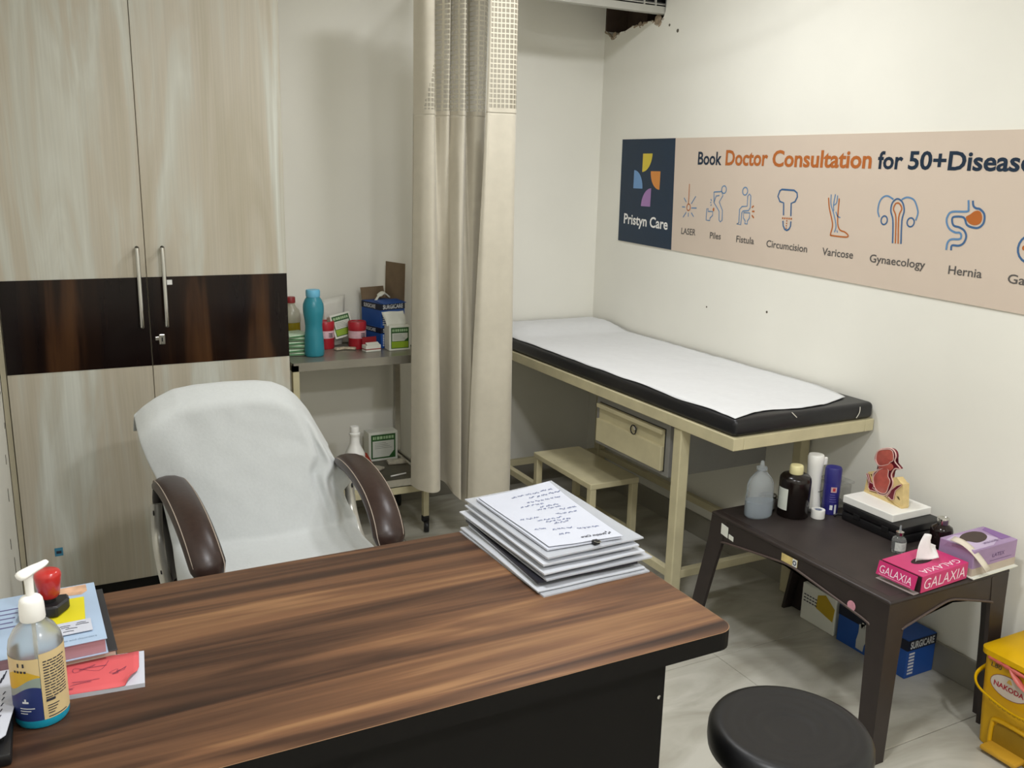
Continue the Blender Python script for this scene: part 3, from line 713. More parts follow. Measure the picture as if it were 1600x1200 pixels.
# backrest: rounded slab following the towel
bk = nb(); rows = []
BZ = [(.46, .235), (.52, .245), (.60, .252), (.69, .242), (.76, .222), (.81, .195), (.85, .160), (.88, .115), (.895, .05)]
for z, hw in BZ:
    t = (z - .46) / .46; yc = 2.545 + .11 * t + .02 * math.sin(t * 3.1)
    rows.append([bk.verts.new((.468 + .055 * (1 - t) + hw * c, yc + .03 * s + .03 * abs(c) ** 3, z)) for c, s in [(math.cos(a * math.pi / 12), math.sin(a * math.pi / 12)) for a in range(24)]])
for a, b in zip(rows, rows[1:]):
    for i in range(24): bk.faces.new((a[i], a[(i + 1) % 24], b[(i + 1) % 24], b[i]))
bk.faces.new(rows[0][::-1]); bk.faces.new(rows[-1])
obj('backrest', bk, m_leather, ch, smooth=60)
def arm(side, xs_back, xs_front):
    X = lambda t: xs_back + (xs_front - xs_back) * t
    path = [(2.66, .640), (2.60, .668), (2.50, .690), (2.38, .692), (2.27, .676), (2.19, .645), (2.14, .605), (2.125, .572)]
    n = len(path)
    pts = smooth_path([(X(i / (n - 1)), y, z) for i, (y, z) in enumerate(path)], 5)
    N = len(pts); rr = []
    for i in range(N):
        t = i / (N - 1); rr.append(.030 * (0.55 + .55 * min(1, t * 4) if t < .25 else 1.1 if t < .88 else 1.1 - .35 * (t - .88) / .12))
    pad = nb(); tube(pad, pts, rr, seg=14, flat=(1.36, .80))
    p = obj('armrest_pad', pad, m_leather, ch, smooth=70, label='curved brown leather armrest pad')
    for sgn in (-1, 1):
        st_ = nb(); q = []
        for i in range(3, N - 1):
            tt = (pts[min(i + 1, N - 1)] - pts[i - 1]).normalized(); bi = Vector((1, 0, 0)); nn = bi.cross(tt); nn = nn if nn.z > 0 or nn.y < 0 else -nn
            if nn.dot(Vector((0, -.5, 1))) < 0: nn = -nn
            q.append(pts[i] + bi * sgn * rr[i] * 1.12 + nn * rr[i] * .47)
        tube(st_, q, .0013, seg=5); obj('stitching', st_, m_stitch, p)
    fr = nb()
    loop = [(2.655, .635), (2.675, .58), (2.655, .50), (2.58, .445), (2.46, .425)]
    tube(fr, smooth_path([(X(0) if i < 2 else CXc + (X(0) - CXc) * .93, y, z) for i, (y, z) in enumerate(loop)], 5), .021, seg=10, flat=(.8, 1))
    obj('rear_support', fr, m_arm, ch, smooth=60)
    fr = nb()
    tube(fr, smooth_path([(X(1), 2.132, .580), (X(1), 2.125, .515), (X(1), 2.16, .450), (CXc + (X(1) - CXc) * .93, 2.24, .418), (CXc + (X(1) - CXc) * .9, 2.34, .415)], 5), .021, seg=10, flat=(.9, 1))
    obj('front_support', fr, m_arm, ch, smooth=60)
    br = nb()
    xo = X(0) + side * .016
    tube(br, smooth_path([(xo, 2.63, .60), (xo + side * .004, 2.61, .50), (xo + side * .002, 2.52, .43), (xo - side * .005, 2.38, .395), (xo - side * .02, 2.25, .385)], 5), .016, seg=8, flat=(.35, 1))
    bo = obj('side_bracket', br, M('silver_trim', '#c4c2bb', .3, .6), ch, smooth=60)
    for y, z in ((2.625, .575), (2.52, .432)): obj('bolt', xf(lt([(0, 0), (.008, 0), (.008, .003), (0, .004)], seg=12), Matrix.Translation((xo + side * .008, y, z)) @ Matrix.Rotation(R(90 * side), 4, 'Y')), m_black, bo)
arm(-1, .245, .300)
arm(1, .785, .755)
obj('gas_lift', lt([(0, .12), (.03, .12), (.03, .28), (.022, .285), (.022, .395), (0, .395)], (.52, 2.27, 0), 16), m_black, ch, smooth=40)
base = nb()
for k in range(5):
    a = R(72 * k + 20); d = Vector((math.cos(a), math.sin(a), 0)); c0 = Vector((.52, 2.27, .125))
    tube(base, [c0, c0 + d * .15 + Vector((0, 0, -.015)), c0 + d * .29 + Vector((0, 0, -.045))], [.028, .024, .016], seg=8)
obj('star_base', base, m_black, ch, smooth=60)
for k in range(5):
    a = R(72 * k + 20); x, y = .52 + .285 * math.cos(a), 2.27 + .285 * math.sin(a)
    obj('castor', xf(lt([(0, -.02), (.024, -.02), (.028, -.012), (.028, .012), (.024, .02), (0, .02)], seg=16), Matrix.Translation((x, y, .0285)) @ Matrix.Rotation(R(90), 4, 'Y')), m_black, ch, smooth=40)

# white towel over backrest and seat
TOP = [(.150, .855), (.185, .862), (.215, .893), (.25, .917), (.30, .940), (.36, .948), (.45, .950), (.53, .947), (.58, .938), (.62, .918), (.655, .885), (.69, .835), (.72, .775), (.75, .715), (.80, .66)]
def interp(tab, x):
    if x <= tab[0][0]: return tab[0][1]
    for (a, b), (c, d) in zip(tab, tab[1:]):
        if x <= c: return b + (d - b) * (x - a) / (c - a)
    return tab[-1][1]
LEFT = [(0, .186), (.08, .190), (.25, .212), (.5, .232), (.75, .245), (1, .255)]
RIGHT = [(0, .752), (.15, .765), (.35, .79), (.48, .795), (.58, .765), (.75, .775), (1, .800)]
tw = nb(); NU = 56; cols = []
for i in range(NU + 1):
    u = i / NU; col = []
    for j in range(12):                                   # behind the backrest, from hem upwards
        s = j / 12
        xt = .190 + (.752 - .190) * u; zt_ = interp(TOP, xt) - .010
        z0 = min(zt_ - .025, .80)
        z = z0 + (zt_ - z0) * s
        col.append(Vector((xt + .01 * (1 - s) * (1 if u > .5 else -.3), 2.735 - .02 * s - .035 * s ** 6 - .02 * abs(2 * u - 1) ** 2 + .006 * math.sin(u * 23) * (1 - s), z)))
    for j in range(31):                                   # front, top to seat
        t = j / 30
        xt = .190 + (.752 - .190) * u
        xb = interp(LEFT, t) + (interp(RIGHT, t) - interp(LEFT, t)) * u
        x = xt + (xb - xt) * min(1, t * 2.2)
        ztop = interp(TOP, xt) - .010; z = ztop + (.497 - ztop) * t
        hgt = (z - .49) / .45
        y = 2.490 + .10 * hgt + .02 * math.sin(max(0, hgt) * 3.1) + .045 * abs(2 * u - 1) ** 3
        y += .075 * math.exp(-((ztop - z) / .028) ** 2)
        # folds: corner flare at upper left, gathered folds at right
        fl = math.exp(-((u - .05) / .10) ** 2) * math.exp(-((t - .15) / .3) ** 2); y -= .018 * fl
        fo = math.exp(-((t - .58) / .35) ** 2)
        y += fo * (.016 * math.sin((u - .80) * 62) * math.exp(-((u - .90) / .085) ** 2))
        y += .010 * math.exp(-((u - .83) / .025) ** 2) * math.exp(-((t - .5) / .4) ** 2)
        y += .006 * mnoise.noise(Vector((u * 4, t * 2.5, 2))) + .0025 * mnoise.noise(Vector((u * 11, t * 9, 5)))
        col.append(Vector((x, y, z)))
    for j in range(1, 19):                                # over the seat
        t = j / 18
        xb = .255 - .035 * t + (.79 + .03 * t - (.255 - .035 * t)) * u
        edge = max(0, abs(2 * u - 1) - .86) / .14
        z = .4865 + .010 * math.exp(-(t / .1) ** 2) + .003 * mnoise.noise(Vector((u * 7, t * 6, 8))) + .002 * mnoise.noise(Vector((u * 20, t * 15, 3))) - .02 * edge ** 2
        y = 2.490 + .045 * abs(2 * u - 1) ** 3 * (1 - t) - t * .47
        col.append(Vector((xb, y, z)))
    cols.append([tw.verts.new(p) for p in col])
for i in range(NU):
    for j in range(len(cols[0]) - 1): tw.faces.new((cols[i][j], cols[i + 1][j], cols[i + 1][j + 1], cols[i][j + 1]))
m_towel = M('white_towel', '#c6c9c8', .95, var=.02, scale=120, bump=.12, sheen=.15)
to = tag(obj('towel', tw, m_towel, None, (.5, 2.4, .48), smooth=180), 'large white towel draped over the office chair back and seat', 'towel')
md = to.modifiers.new('thickness', 'SOLIDIFY'); md.thickness = .004; md.offset = 1
md = to.modifiers.new('soft', 'SUBSURF'); md.levels = 1; md.render_levels = 1
# ------------------------------------------------------------------ things on the desk
ZD = .7502
# hand sanitiser
hx, hy = -.058, 1.365
hs = thing('sanitiser_bottle', 'clear pump bottle of blue hand sanitiser with cream and navy label', 'bottle', (hx, hy, ZD))
m_clear = M('clear_plastic', '#f2f4f2', .2, var=.0, trans=.95, ior=1.35)
RB = .0365
obj('body', lt([(0, .001), (RB - .003, .001), (RB, .006), (RB, .118), (RB - .002, .130), (RB - .009, .144), (.019, .153), (.0145, .157), (.0145, .165), (.013, .165), (.013, .157), (.017, .151), (RB - .0105, .142), (RB - .0035, .129), (RB - .0015, .117), (RB - .0015, .007), (RB - .0045, .003), (0, .003)], (hx, hy, ZD), 40), m_clear, hs, smooth=50)
obj('gel', lt([(0, .0008), (RB - .0025, .0008), (RB + .0002, .006), (RB + .0002, .0155), (RB - .0018, .0165), (RB - .0018, .040), (0, .040)], (hx, hy, ZD), 40), M('blue_gel', '#1f9fc0', .15, var=.03, trans=.1, ior=1.33), hs, smooth=50, label='turquoise gel')
def patch(bm, r, a0, a1, zl, zh, n=18):
    lo, hi = [], []
    for k in range(n + 1):
        a = R(a0 + (a1 - a0) * k / n); d = (math.sin(a), -math.cos(a))
        lo.append(bm.verts.new((hx + r * d[0], hy + r * d[1], ZD + zl(a)))); hi.append(bm.verts.new((hx + r * d[0], hy + r * d[1], ZD + zh(a))))
    for k in range(n): bm.faces.new((lo[k], lo[k + 1], hi[k + 1], hi[k]))
    return bm
cz = lambda z: (lambda a: z)
wave = lambda a: .058 + .010 * math.sin(a * 2.6 + 2.2)
wave2 = lambda a: .072 + .010 * math.sin(a * 2.6 + 1.7)
wave3 = lambda a: .084 + .010 * math.sin(a * 2.2 + 3.0)
m_lcream = M('cream_label', '#cdb788', .5, var=.03)
obj('label_front', patch(nb(), RB + .0004, -140, 4, wave3, cz(.112), 30), m_lcream, hs, smooth=60)
obj('label_yellow', patch(nb(), RB + .0004, -140, 4, wave2, wave3, 30), M('yellow_label', '#c9a32a', .5), hs, smooth=60)
obj('label_grey', patch(nb(), RB + .0004, -140, 4, wave, wave2, 30), M('grey_green_label', '#8c9a92', .5), hs, smooth=60)
obj('label_navy', patch(nb(), RB + .0004, -140, 4, cz(.014), wave, 30), M('navy_label', '#24336b', .45), hs, smooth=60)
obj('label_back', patch(nb(), RB + .0004, 5, 130, cz(.014), cz(.118), 24), m_lcream, hs, smooth=60)
pt = nb(); random.seed(3)
for k in range(14):
    z = .104 - k * .0044
    a = 12
    while a < 62:
        b = a + random.uniform(5, 16); patch(pt, RB + .0008, a, min(b, 66), cz(z), cz(z + .0018), 3); a = b + 2
patch(pt, RB + .0008, 12, 32, cz(.0415), cz(.0455), 4)
for k in range(4): patch(pt, RB + .0008, 14, 40 - 4 * k, cz(.034 - k * .004), cz(.0355 - k * .004), 3)
patch(pt, RB + .0008, 14, 60, cz(.0165), cz(.018), 5)
for a in (-42, -30): patch(pt, RB + .0008, a, a + 4, cz(.100), cz(.106), 2)
for a in (-52, -44, -36, -28): patch(pt, RB + .0008, a, a + 5, cz(.091), cz(.0945), 2)
obj('label_print', pt, m_ink, hs, recalc=False)
pw_ = nb(); patch(pw_, RB + .0008, -38, -24, cz(.043), cz(.046), 4); patch(pw_, RB + .0008, -33, -29, cz(.046), cz(.050), 2)
for k in range(3): patch(pw_, RB + .0008, -45, -12 - 8 * k, cz(.034 - k * .004), cz(.0355 - k * .004), 4)
obj('label_mark', pw_, M('white_print', '#d5d8dc', .6), hs, recalc=False)
pc = hx, hy, ZD
obj('pump_collar', lt([(0, .158), (.0165, .158), (.0172, .160), (.0165, .182), (.0158, .185), (.0155, .188), (.013, .192), (.007, .195), (0, .195)], pc, 28), m_white, hs, smooth=40)
pump = lt([(.0055, .193), (.0058, .212), (.0064, .228), (0, .229)], pc, 16)
obj('pump_stem', pump, m_white, hs, smooth=40)
pn = nb()
tube(pn, smooth_path([(hx - .013, hy - .008, ZD + .226), (hx - .006, hy - .004, ZD + .229), (hx + .006, hy + .004, ZD + .232), (hx + .017, hy + .010, ZD + .234), (hx + .025, hy + .015, ZD + .237)], 4), [.005, .0078, .0092, .0100, .0102, .0100, .0095, .009, .0086, .0082, .0078, .0074, .007, .0064, .0058, .005, .0038], seg=12, flat=(1.15, .62))
obj('pump_nozzle', pn, m_white, hs, smooth=70)
tube_ = tb([(hx, hy, ZD + .008), (hx, hy, ZD + .165)], .0028, seg=8); obj('dip_tube', tube_, m_white, hs)
# books
def book(name, label, x0, x1, y0, y1, z0, z1, cover, pages, rot=0, group=None):
    t = thing(name, label, 'book', ((x0 + x1) / 2, (y0 + y1) / 2, z0), group)
    mx_ = rot_at(((x0 + x1) / 2, (y0 + y1) / 2, 0), rot)
    c = bx(x0, x1, y0, y1, z0, z0 + .002, bev=.0006, seg=1); box(c, x0, x1, y0, y1, z1 - .002, z1, bev=.0006, seg=1); box(c, x0, x0 + .003, y0, y1, z0, z1)
    obj('cover', xf(c, mx_), cover, t)
    obj('pages', xf(bx(x0 + .003, x1 - .003, y0 + .003, y1 - .003, z0 + .002, z1 - .002), mx_), pages, t)
    return t, mx_
m_bkblue = M('pale_blue_cover', '#a0b4cb', .4, var=.07, scale=8); m_pink = M('pinkish_pages', '#b08a92', .8, var=.06, stretch=(1, 1, 60), scale=10)
book('diary', 'dark-covered diary lying beneath the pale blue book', -.135, .050, 1.485, 1.735, ZD, ZD + .018, M('dark_cover', '#2c2c2e', .5), M('cream_pages', '#c8bfae', .8, stretch=(1, 1, 60)), 2)
t, mx_ = book('reference_book', 'pale blue hardback book with cut-out photo on its cover', -.125, .036, 1.478, 1.708, ZD + .0182, ZD + .046, m_bkblue, m_pink, 2)
zb_ = ZD + .0463
P = lambda a, b: mx_ @ Vector((a, b, zb_))
obj('cover_picture', flat(nb(), [(-.07, 1.66), (-.02, 1.668), (.012, 1.664), (.022, 1.675), (.022, 1.704), (-.07, 1.704)], P), M('skin_print', '#c79f80', .5, var=.3, scale=40), t, recalc=False)
pr_ = nb()
for k in range(5):
    y = 1.655 - k * .017; ribbon(pr_, [(-.118, y), (-.118 + random.uniform(.02, .035), y)], .0035, P)
obj('cover_print', pr_, M('violet_print', '#58527c', .6), t, recalc=False)
lettering(t, 'diseases and disorders', M('grey_blue_print', '#75879d', .6), P, -.045, .022, 1.492, .006, 0)
# yellow note, card
zn = ZD + .0466
tag(obj('yellow_note', xf(bx(-.045, .012, 1.560, 1.652, zn, zn + .0012), rot_at((-.02, 1.6, zn), -1)), M('yellow_note_paper', '#cfc31f', .6, var=.02), None, (-.02, 1.6, zn)), 'yellow sticky note pad on the pale blue book', 'notepad')
cd = thing('visiting_card', 'white printed card on the pale blue book', 'card', (-.02, 1.535, zn))
cm = rot_at((-.02, 1.535, zn), 2)
obj('card', xf(bx(-.060, .020, 1.513, 1.557, zn + .0016, zn + .0026), cm), m_paper, cd)
PC = lambda a, b: cm @ Vector((a, b, zn + .003))
cp = nb()
for (a, b, l) in ((-.028, 1.543, .016), (-.026, 1.537, .012), (-.02, 1.531, .018), (-.024, 1.522, .016), (-.002, 1.547, .014), (-.004, 1.541, .02)): ribbon(cp, [(a, b), (a + l * .5, b + .001), (a + l, b - .0005)], .0018, PC)
obj('print', cp, m_ink, cd, recalc=False)
# rubber stamp
sx, sy = -.052, 1.612
rs = thing('rubber_stamp', 'rubber stamp with red knob and black base on the books', 'stamp', (sx, sy, zn))
bb = nb()
prism(bb, [(-.034, -.022), (.022, -.030), (.042, .0), (.040, .020), (-.026, .028)], lambda a, b, d: Vector((sx + a, sy + b, zn + .002 + d)), 0, .020)
bmesh.ops.bevel(bb, geom=[e for e in bb.edges], offset=.003, segments=1, affect='EDGES')
obj('base', bb, M('stamp_black', '#1b1a1c', .4), rs)
obj('stem', lt([(0, .02), (.010, .02), (.0085, .034), (0, .034)], (sx + .012, sy, zn), 14), m_black, rs, smooth=40)
obj('knob', lt([(0, .030), (.0135, .030), (.0165, .034), (.0205, .062), (.0215, .070), (.0195, .076), (.014, .079), (0, .080)], (sx + .012, sy, zn), 28), M('red_knob', '#b52824', .28, coat=.3), rs, smooth=50)
# red pad
rp_ = thing('red_notepad', 'small notepad with red scribbled cover on the desk', 'notepad', (.03, 1.44, ZD))
obj('sheets', prism(nb(), [(-.035, 1.395), (.085, 1.382), (.094, 1.486), (-.028, 1.502)], XYZ, ZD, ZD + .007), m_paper, rp_)
cvr = nb(); g = []
for j in range(7):
    row = []
    for i in range(13):
        u, v = i / 12, j / 6
        x = -.036 + .007 * v + (.113 + .002 * v) * u; y = 1.396 + .105 * v - .014 * u - .002 * u * v
        cu = max(0, u - .82) / .18; cvv = max(0, .4 - v) / .4
        x -= .014 * cu * cvv; row.append(cvr.verts.new((x, y + .008 * cu * cvv, ZD + .0076 + .013 * (cu * cvv) + .0015 * cu)))
    g.append(row)
for j in range(6):
    for i in range(12): cvr.faces.new((g[j][i], g[j][i + 1], g[j + 1][i + 1], g[j + 1][i]))
co_ = obj('cover', cvr, M('red_card', '#cb575b', .6, var=.03), rp_, smooth=180); co_.modifiers.new('t', 'SOLIDIFY').thickness = .0004
scr = nb(); random.seed(11)
PR = plane_fn((0, 0, ZD + .0085), (1, 0, 0), (0, 1, 0))
for cx_, cy_, w_, h_, n_ in ((.012, 1.462, .028, .014, 9), (.050, 1.436, .013, .008, 16), (.0, 1.425, .02, .012, 6), (-.02, 1.41, .006, .004, 6)):
    pts = [(cx_ + random.uniform(-w_, w_), cy_ + random.uniform(-h_, h_)) for _ in range(n_)]
    ribbon(scr, [(p.x, p.y) for p in smooth_path([(a, b, 0) for a, b in pts], 5)], .0006, PR)
obj('scribbles', scr, M('violet_ink', '#5c2a4c', .6), rp_, recalc=False)
# card holder at the left edge
hd = thing('pen_stand', 'black desk stand holding a printed card at the desk left end', 'stand', (-.125, 1.38, ZD))
obj('base', bx(-.157, -.096, 1.255, 1.478, ZD, ZD + .018, bev=.004), m_black, hd, smooth=40)
obj('card', xf(prism(nb(), [(-.157, 1.278), (-.108, 1.278), (-.102, 1.284), (-.092, 1.36), (-.098, 1.468), (-.157, 1.472)], XYZ, ZD + .030, ZD + .0312), Matrix.Identity(4)), m_paper, hd)
obj('card_support', bx(-.155, -.105, 1.29, 1.46, ZD + .017, ZD + .0302), m_black, hd)
PH = plane_fn((0, 0, ZD + .0316), (1, 0, 0), (0, 1, 0))
b = nb(); flat(b, [(-.157, 1.33), (-.125, 1.33), (-.118, 1.36), (-.122, 1.38), (-.130, 1.39), (-.157, 1.385)], PH); obj('red_picture', b, M('red_orange_print', '#d0402a', .5, var=.1), hd, recalc=False)
b = nb()
for k in range(5): ribbon(b, [(-.121 + .003 * k, 1.40 + .01 * k), (-.117 + .003 * k, 1.425 + .01 * k)], .0018, PH); ribbon(b, [(-.112 + .001 * k, 1.33 + .016 * k), (-.109 + .001 * k, 1.338 + .016 * k)], .0018, PH)
obj('print', b, m_ink, hd, recalc=False)
# ------------------------------------------------------------------ stack of folders and papers
m_film = M('clear_folder_film', '#c9ccd2', .22, var=.02, trans=.25, alpha=.80)
m_dkp = M('black_sheet', '#1d1d26', .45)
m_sleeve = M('milky_sleeve', '#c3c6cc', .3, var=.03)
def sheet_stack(name, label, cat, quad, z0, z1, mat, group=None, sag=0.0, nsheet=1):
    cx_ = sum(p[0] for p in quad) / 4; cy_ = sum(p[1] for p in quad) / 4
    b = nb(); N = 8
    def P_(u, v, z):
        a = Vector(quad[0]).lerp(Vector(quad[1]), u); c = Vector(quad[3]).lerp(Vector(quad[2]), u); p = a.lerp(c, v)
        lift = sag * (u * (1 - v)) ** 2 + .0015 * mnoise.noise(Vector((u * 3, v * 3, z * 99)))
        return Vector((p.x, p.y, z + lift))
    T = [[b.verts.new(P_(i / N, j / N, z1)) for i in range(N + 1)] for j in range(N + 1)]
    B_ = [[b.verts.new(P_(i / N, j / N, z0)) for i in range(N + 1)] for j in range(N + 1)]
    for j in range(N):
        for i in range(N):
            b.faces.new((T[j][i], T[j][i + 1], T[j + 1][i + 1], T[j + 1][i])); b.faces.new((B_[j][i], B_[j + 1][i], B_[j + 1][i + 1], B_[j][i + 1]))
    for k in range(N):
        for A_, C_ in (((0, k), (0, k + 1)), ((N, k), (N, k + 1)), ((k, 0), (k + 1, 0)), ((k, N), (k + 1, N))):
            b.faces.new((T[A_[0]][A_[1]], T[C_[0]][C_[1]], B_[C_[0]][C_[1]], B_[A_[0]][A_[1]]))
    return tag(obj(name, b, mat, None, (cx_, cy_, z0)), label, cat, group)
def q4(x0, x1, y0, y1, a):                 # far-left, far-right, near-right, near-left
    m_ = rot_at(((x0 + x1) / 2, (y0 + y1) / 2, 0), a)
    return [tuple((m_ @ Vector(p))[:2]) for p in ((x0, y1, 0), (x1, y1, 0), (x1, y0, 0), (x0, y0, 0))]
G = 'document folders on the desk'
z = ZD
def lay(name, label, cat, quad, th, mat, sag=0, gap=.0022):
    global z
    sag = max(.006, sag) if sag < .011 else sag
    o = sheet_stack(name, label, cat, quad, z, z + th, mat, G, sag); z += th + gap
    return o
lay('plastic_folder', 'clear plastic folder at the very bottom of the paper stack', 'folder', [(.792, 1.752), (1.062, 1.765), (1.066, 1.395), (.808, 1.386)], .003, m_film, .004)
lay('plastic_folder', 'grey plastic folder second from the bottom of the paper stack', 'folder', q4(.800, 1.058, 1.402, 1.760, .8), .003, m_sleeve, .006)
lay('paper_bundle', 'bundle of white papers resting on the bottom folders', 'papers', q4(.815, 1.030, 1.44, 1.752, 0), .004, m_paper)
lay('black_file', 'thin black-sheeted file in the lower half of the paper stack', 'file', q4(.812, 1.048, 1.412, 1.765, -1), .005, m_dkp)
lay('plastic_folder', 'clear plastic folder sticking out to the right just above the black file', 'folder', q4(.818, 1.076, 1.405, 1.775, 1.5), .003, m_film, .007)
lay('paper_bundle', 'thin sheaf of papers just above the black file', 'papers', q4(.826, 1.040, 1.43, 1.77, -.6), .004, m_paper)
lay('plastic_folder', 'milky plastic sleeve in the middle of the paper stack', 'folder', q4(.812, 1.060, 1.412, 1.785, 2.4), .003, m_sleeve, .008)
lay('paper_bundle', 'thick bundle of papers in the middle of the paper stack', 'papers', q4(.830, 1.044, 1.432, 1.772, .5), .007, m_paper)
lay('plastic_folder', 'milky plastic sleeve below the topmost papers', 'folder', q4(.820, 1.052, 1.420, 1.780, 1), .003, m_sleeve, .006)
lay('paper_bundle', 'sheaf of papers in the upper milky sleeve', 'papers', q4(.834, 1.043, 1.437, 1.765, 1.6), .005, m_paper, .004)
lay('plastic_folder', 'clear plastic sleeve directly under the handwritten sheets', 'folder', q4(.826, 1.062, 1.422, 1.788, 2.2), .003, m_film, .010)
topq = [(.842, 1.757), (1.026, 1.755), (1.020, 1.432), (.852, 1.448)]
lay('paper_bundle', 'loose sheets directly below the handwritten prescription', 'papers', [(.838, 1.762), (1.020, 1.752), (1.018, 1.436), (.846, 1.444)], .004, m_paper, .012)
ps = sheet_stack('prescription_sheet', 'handwritten prescription sheet on top of the paper stack', 'paper', topq, z, z + .0008, m_paper, None, .014)
WL[ps.name] = Vector(ps.location)
wr_ = nb(); random.seed(5)
def PP(u, v):                              # on the curved sheet: u across, v from far to near
    a = Vector(topq[0]).lerp(Vector(topq[1]), u); c = Vector(topq[3]).lerp(Vector(topq[2]), u); p = a.lerp(c, v)
    return Vector((p.x, p.y, z + .0008 + .014 * (u * (1 - v)) ** 2 + .0015 * mnoise.noise(Vector((u * 3, v * 3, (z + .0008) * 99))) + .0011))
for v, u0, u1 in ((.12, .35, .9), (.18, .55, .93), (.25, .45, .85), (.31, .30, .62), (.36, .52, .75), (.40, .45, .8), (.45, .72, .92), (.52, .10, .30), (.52, .6, .9), (.58, .28, .62), (.62, .35, .7), (.66, .42, .6), (.72, .1, .22), (.76, .3, .5), (.80, .6, .8), (.84, .3, .42)):
    u = u0
    while u < u1:
        l = random.uniform(.03, .09)
        n_ = 7; pts = [(u + l * k / n_, v + random.uniform(-.012, .012)) for k in range(n_ + 1)]
        ribbon(wr_, pts, .007, PP); u += l + random.uniform(.015, .03)
obj('handwriting', wr_, M('pen_ink', '#4c5a86', .6), ps, recalc=False, kind='stuff')
PU = lambda a, b: PP(1 - a, 1 - b)         # lettering reads from the doctor's side
lettering(ps, 'Pristyn Care', m_ink, PU, .16, .50, .055, .026, .02)
lg = nb()
for a, b in ((.08, .07), (.12, .085), (.11, .055)): flat(lg, [(a, b), (a + .022, b), (a + .022, b + .012), (a + .011, b + .020)], PU)
obj('logo_mark', lg, m_ink, ps, recalc=False)
cl = thing('binder_clip', 'small black binder clip at the near edge of the paper stack', 'clip', (.955, 1.432, z - .006))
obj('clip_body', bx(.948, .962, 1.428, 1.442, z - .006, z + .0012, bev=.0015), m_black, cl)
obj('clip_handle', tb([(.948, 1.430, z + .002), (.950, 1.420, z + .003), (.958, 1.420, z + .003), (.960, 1.430, z + .002)], .0009, seg=6), m_steel, cl)
# ------------------------------------------------------------------ brown plastic table
m_btab = M('brown_moulded_plastic', '#2b2321', .42, var=.10, scale=25, bump=.03)
PX0, PX1, PY0, PY1, PZ = 1.888, 2.384, 1.442, 2.162, .485
tb_ = thing('plastic_table', 'dark brown moulded plastic table beside the couch', 'table', (2.136, 1.80, 0))
tt = bx(PX0, PX1, PY0, PY1, PZ - .014, PZ, bev=.008, seg=3); obj('table_top', tt, m_btab, tb_, smooth=40)
m_dust = M('worn_plastic', '#312a28', .5, var=.18, scale=12)
obj('top_inset', bx(PX0 + .025, PX1 - .025, PY0 + .025, PY1 - .025, PZ - .001, PZ + .0004), m_dust, tb_)
def apron(L):            # outline: straight top, cut-away lower edge rising to the middle
    h = PZ - .012
    pts = [(.06, h), (.06, .392), (.085, .400)]
    pts += [(L * .42, .432), (L * .5, .438), (L * .58, .432), (L - .085, .400), (L - .06, .392), (L - .06, h)]
    return pts
for k, (fn, L) in enumerate(((lambda a, b, d: Vector((PX0 + d, PY0 + a, b)), PY1 - PY0), (lambda a, b, d: Vector((PX1 - d, PY0 + a, b)), PY1 - PY0), (lambda a, b, d: Vector((PX0 + a, PY0 + d, b)), PX1 - PX0), (lambda a, b, d: Vector((PX0 + a, PY1 - d, b)), PX1 - PX0))):
    a = obj('apron', prism(nb(), apron(L), fn, .004, .012), m_btab, tb_)
    lipp = apron(L)[1:-1]
    obj('apron_lip', tb(smooth_path([fn(p[0], p[1], .003) for p in lipp], 3), .0038, seg=7), M('apron_lip_brown', '#4d403b', .4), a, smooth=60)
for cx_, sx_ in ((PX0 + .003, 1), (PX1 - .003, -1)):
    for cy_, sy_ in ((PY0 + .003, 1), (PY1 - .003, -1)):
        b = nb()
        # L-section leg, slightly tapering and splayed
        def ring(z, wd, sp):
            x, y = cx_ - sx_ * sp, cy_ - sy_ * sp * (9 if sy_ < 0 else 1)
            return [(x, y), (x + sx_ * wd, y), (x + sx_ * wd, y + sy_ * .012), (x + sx_ * .012, y + sy_ * .012), (x + sx_ * .012, y + sy_ * wd), (x, y + sy_ * wd)], z
        rs_ = [ring(PZ - .010, .075, 0), ring(.39, .066, 0.001), ring(.30, .060, .003), ring(0, .052, .010)]
        vv = [[b.verts.new((p[0], p[1], z_)) for p in r] for r, z_ in rs_]
        for A_, B_ in zip(vv, vv[1:]):
            for i in range(6): b.faces.new((A_[i], A_[(i + 1) % 6], B_[(i + 1) % 6], B_[i]))
        b.faces.new(vv[0]); b.faces.new(vv[-1][::-1])
        obj('leg', b, m_btab, tb_)
SF = plane_fn((PX0 + .0012, 0, 0), (0, -1, 0), (0, 0, 1))   # face of the long apron towards the desk
def sticker(nm, mat, pts, dx=0.0): return obj(nm, prism(nb(), pts, lambda a, b, d: Vector((PX0 + .0022 - d - dx, a, b)), 0, .0008), mat, tb_)
sticker('sticker', m_card, [(2.108, .424), (2.075, .419), (2.075, .455), (2.108, .460)])
sticker('sticker', m_card, [(2.070, .420), (2.048, .417), (2.048, .433), (2.070, .436)])
s3 = sticker('sticker', M('yellow_white_sticker', '#cdb878', .5, var=.2, scale=50), [(1.836, .442), (1.772, .442), (1.772, .466), (1.836, .466)])
sticker('sticker_print', m_wp, [(1.790, .443), (1.773, .443), (1.773, .465), (1.790, .465)], .0006)
s4 = nb(); ribbon(s4, [(1.782 + .006 * math.cos(a * .524), .454 + .006 * math.sin(a * .524)) for a in range(12)], .003, lambda a, b: Vector((PX0 + .0005, a, b)), closed=True); obj('sticker_ring', s4, m_ink, tb_, recalc=False)
sticker('round_sticker', M('pink_sticker', '#c58a98', .5, var=.15, scale=60), [(1.565 + .014 * math.cos(a * .3927), .418 + .015 * math.sin(a * .3927)) for a in range(16)])

ZP = PZ + .0006
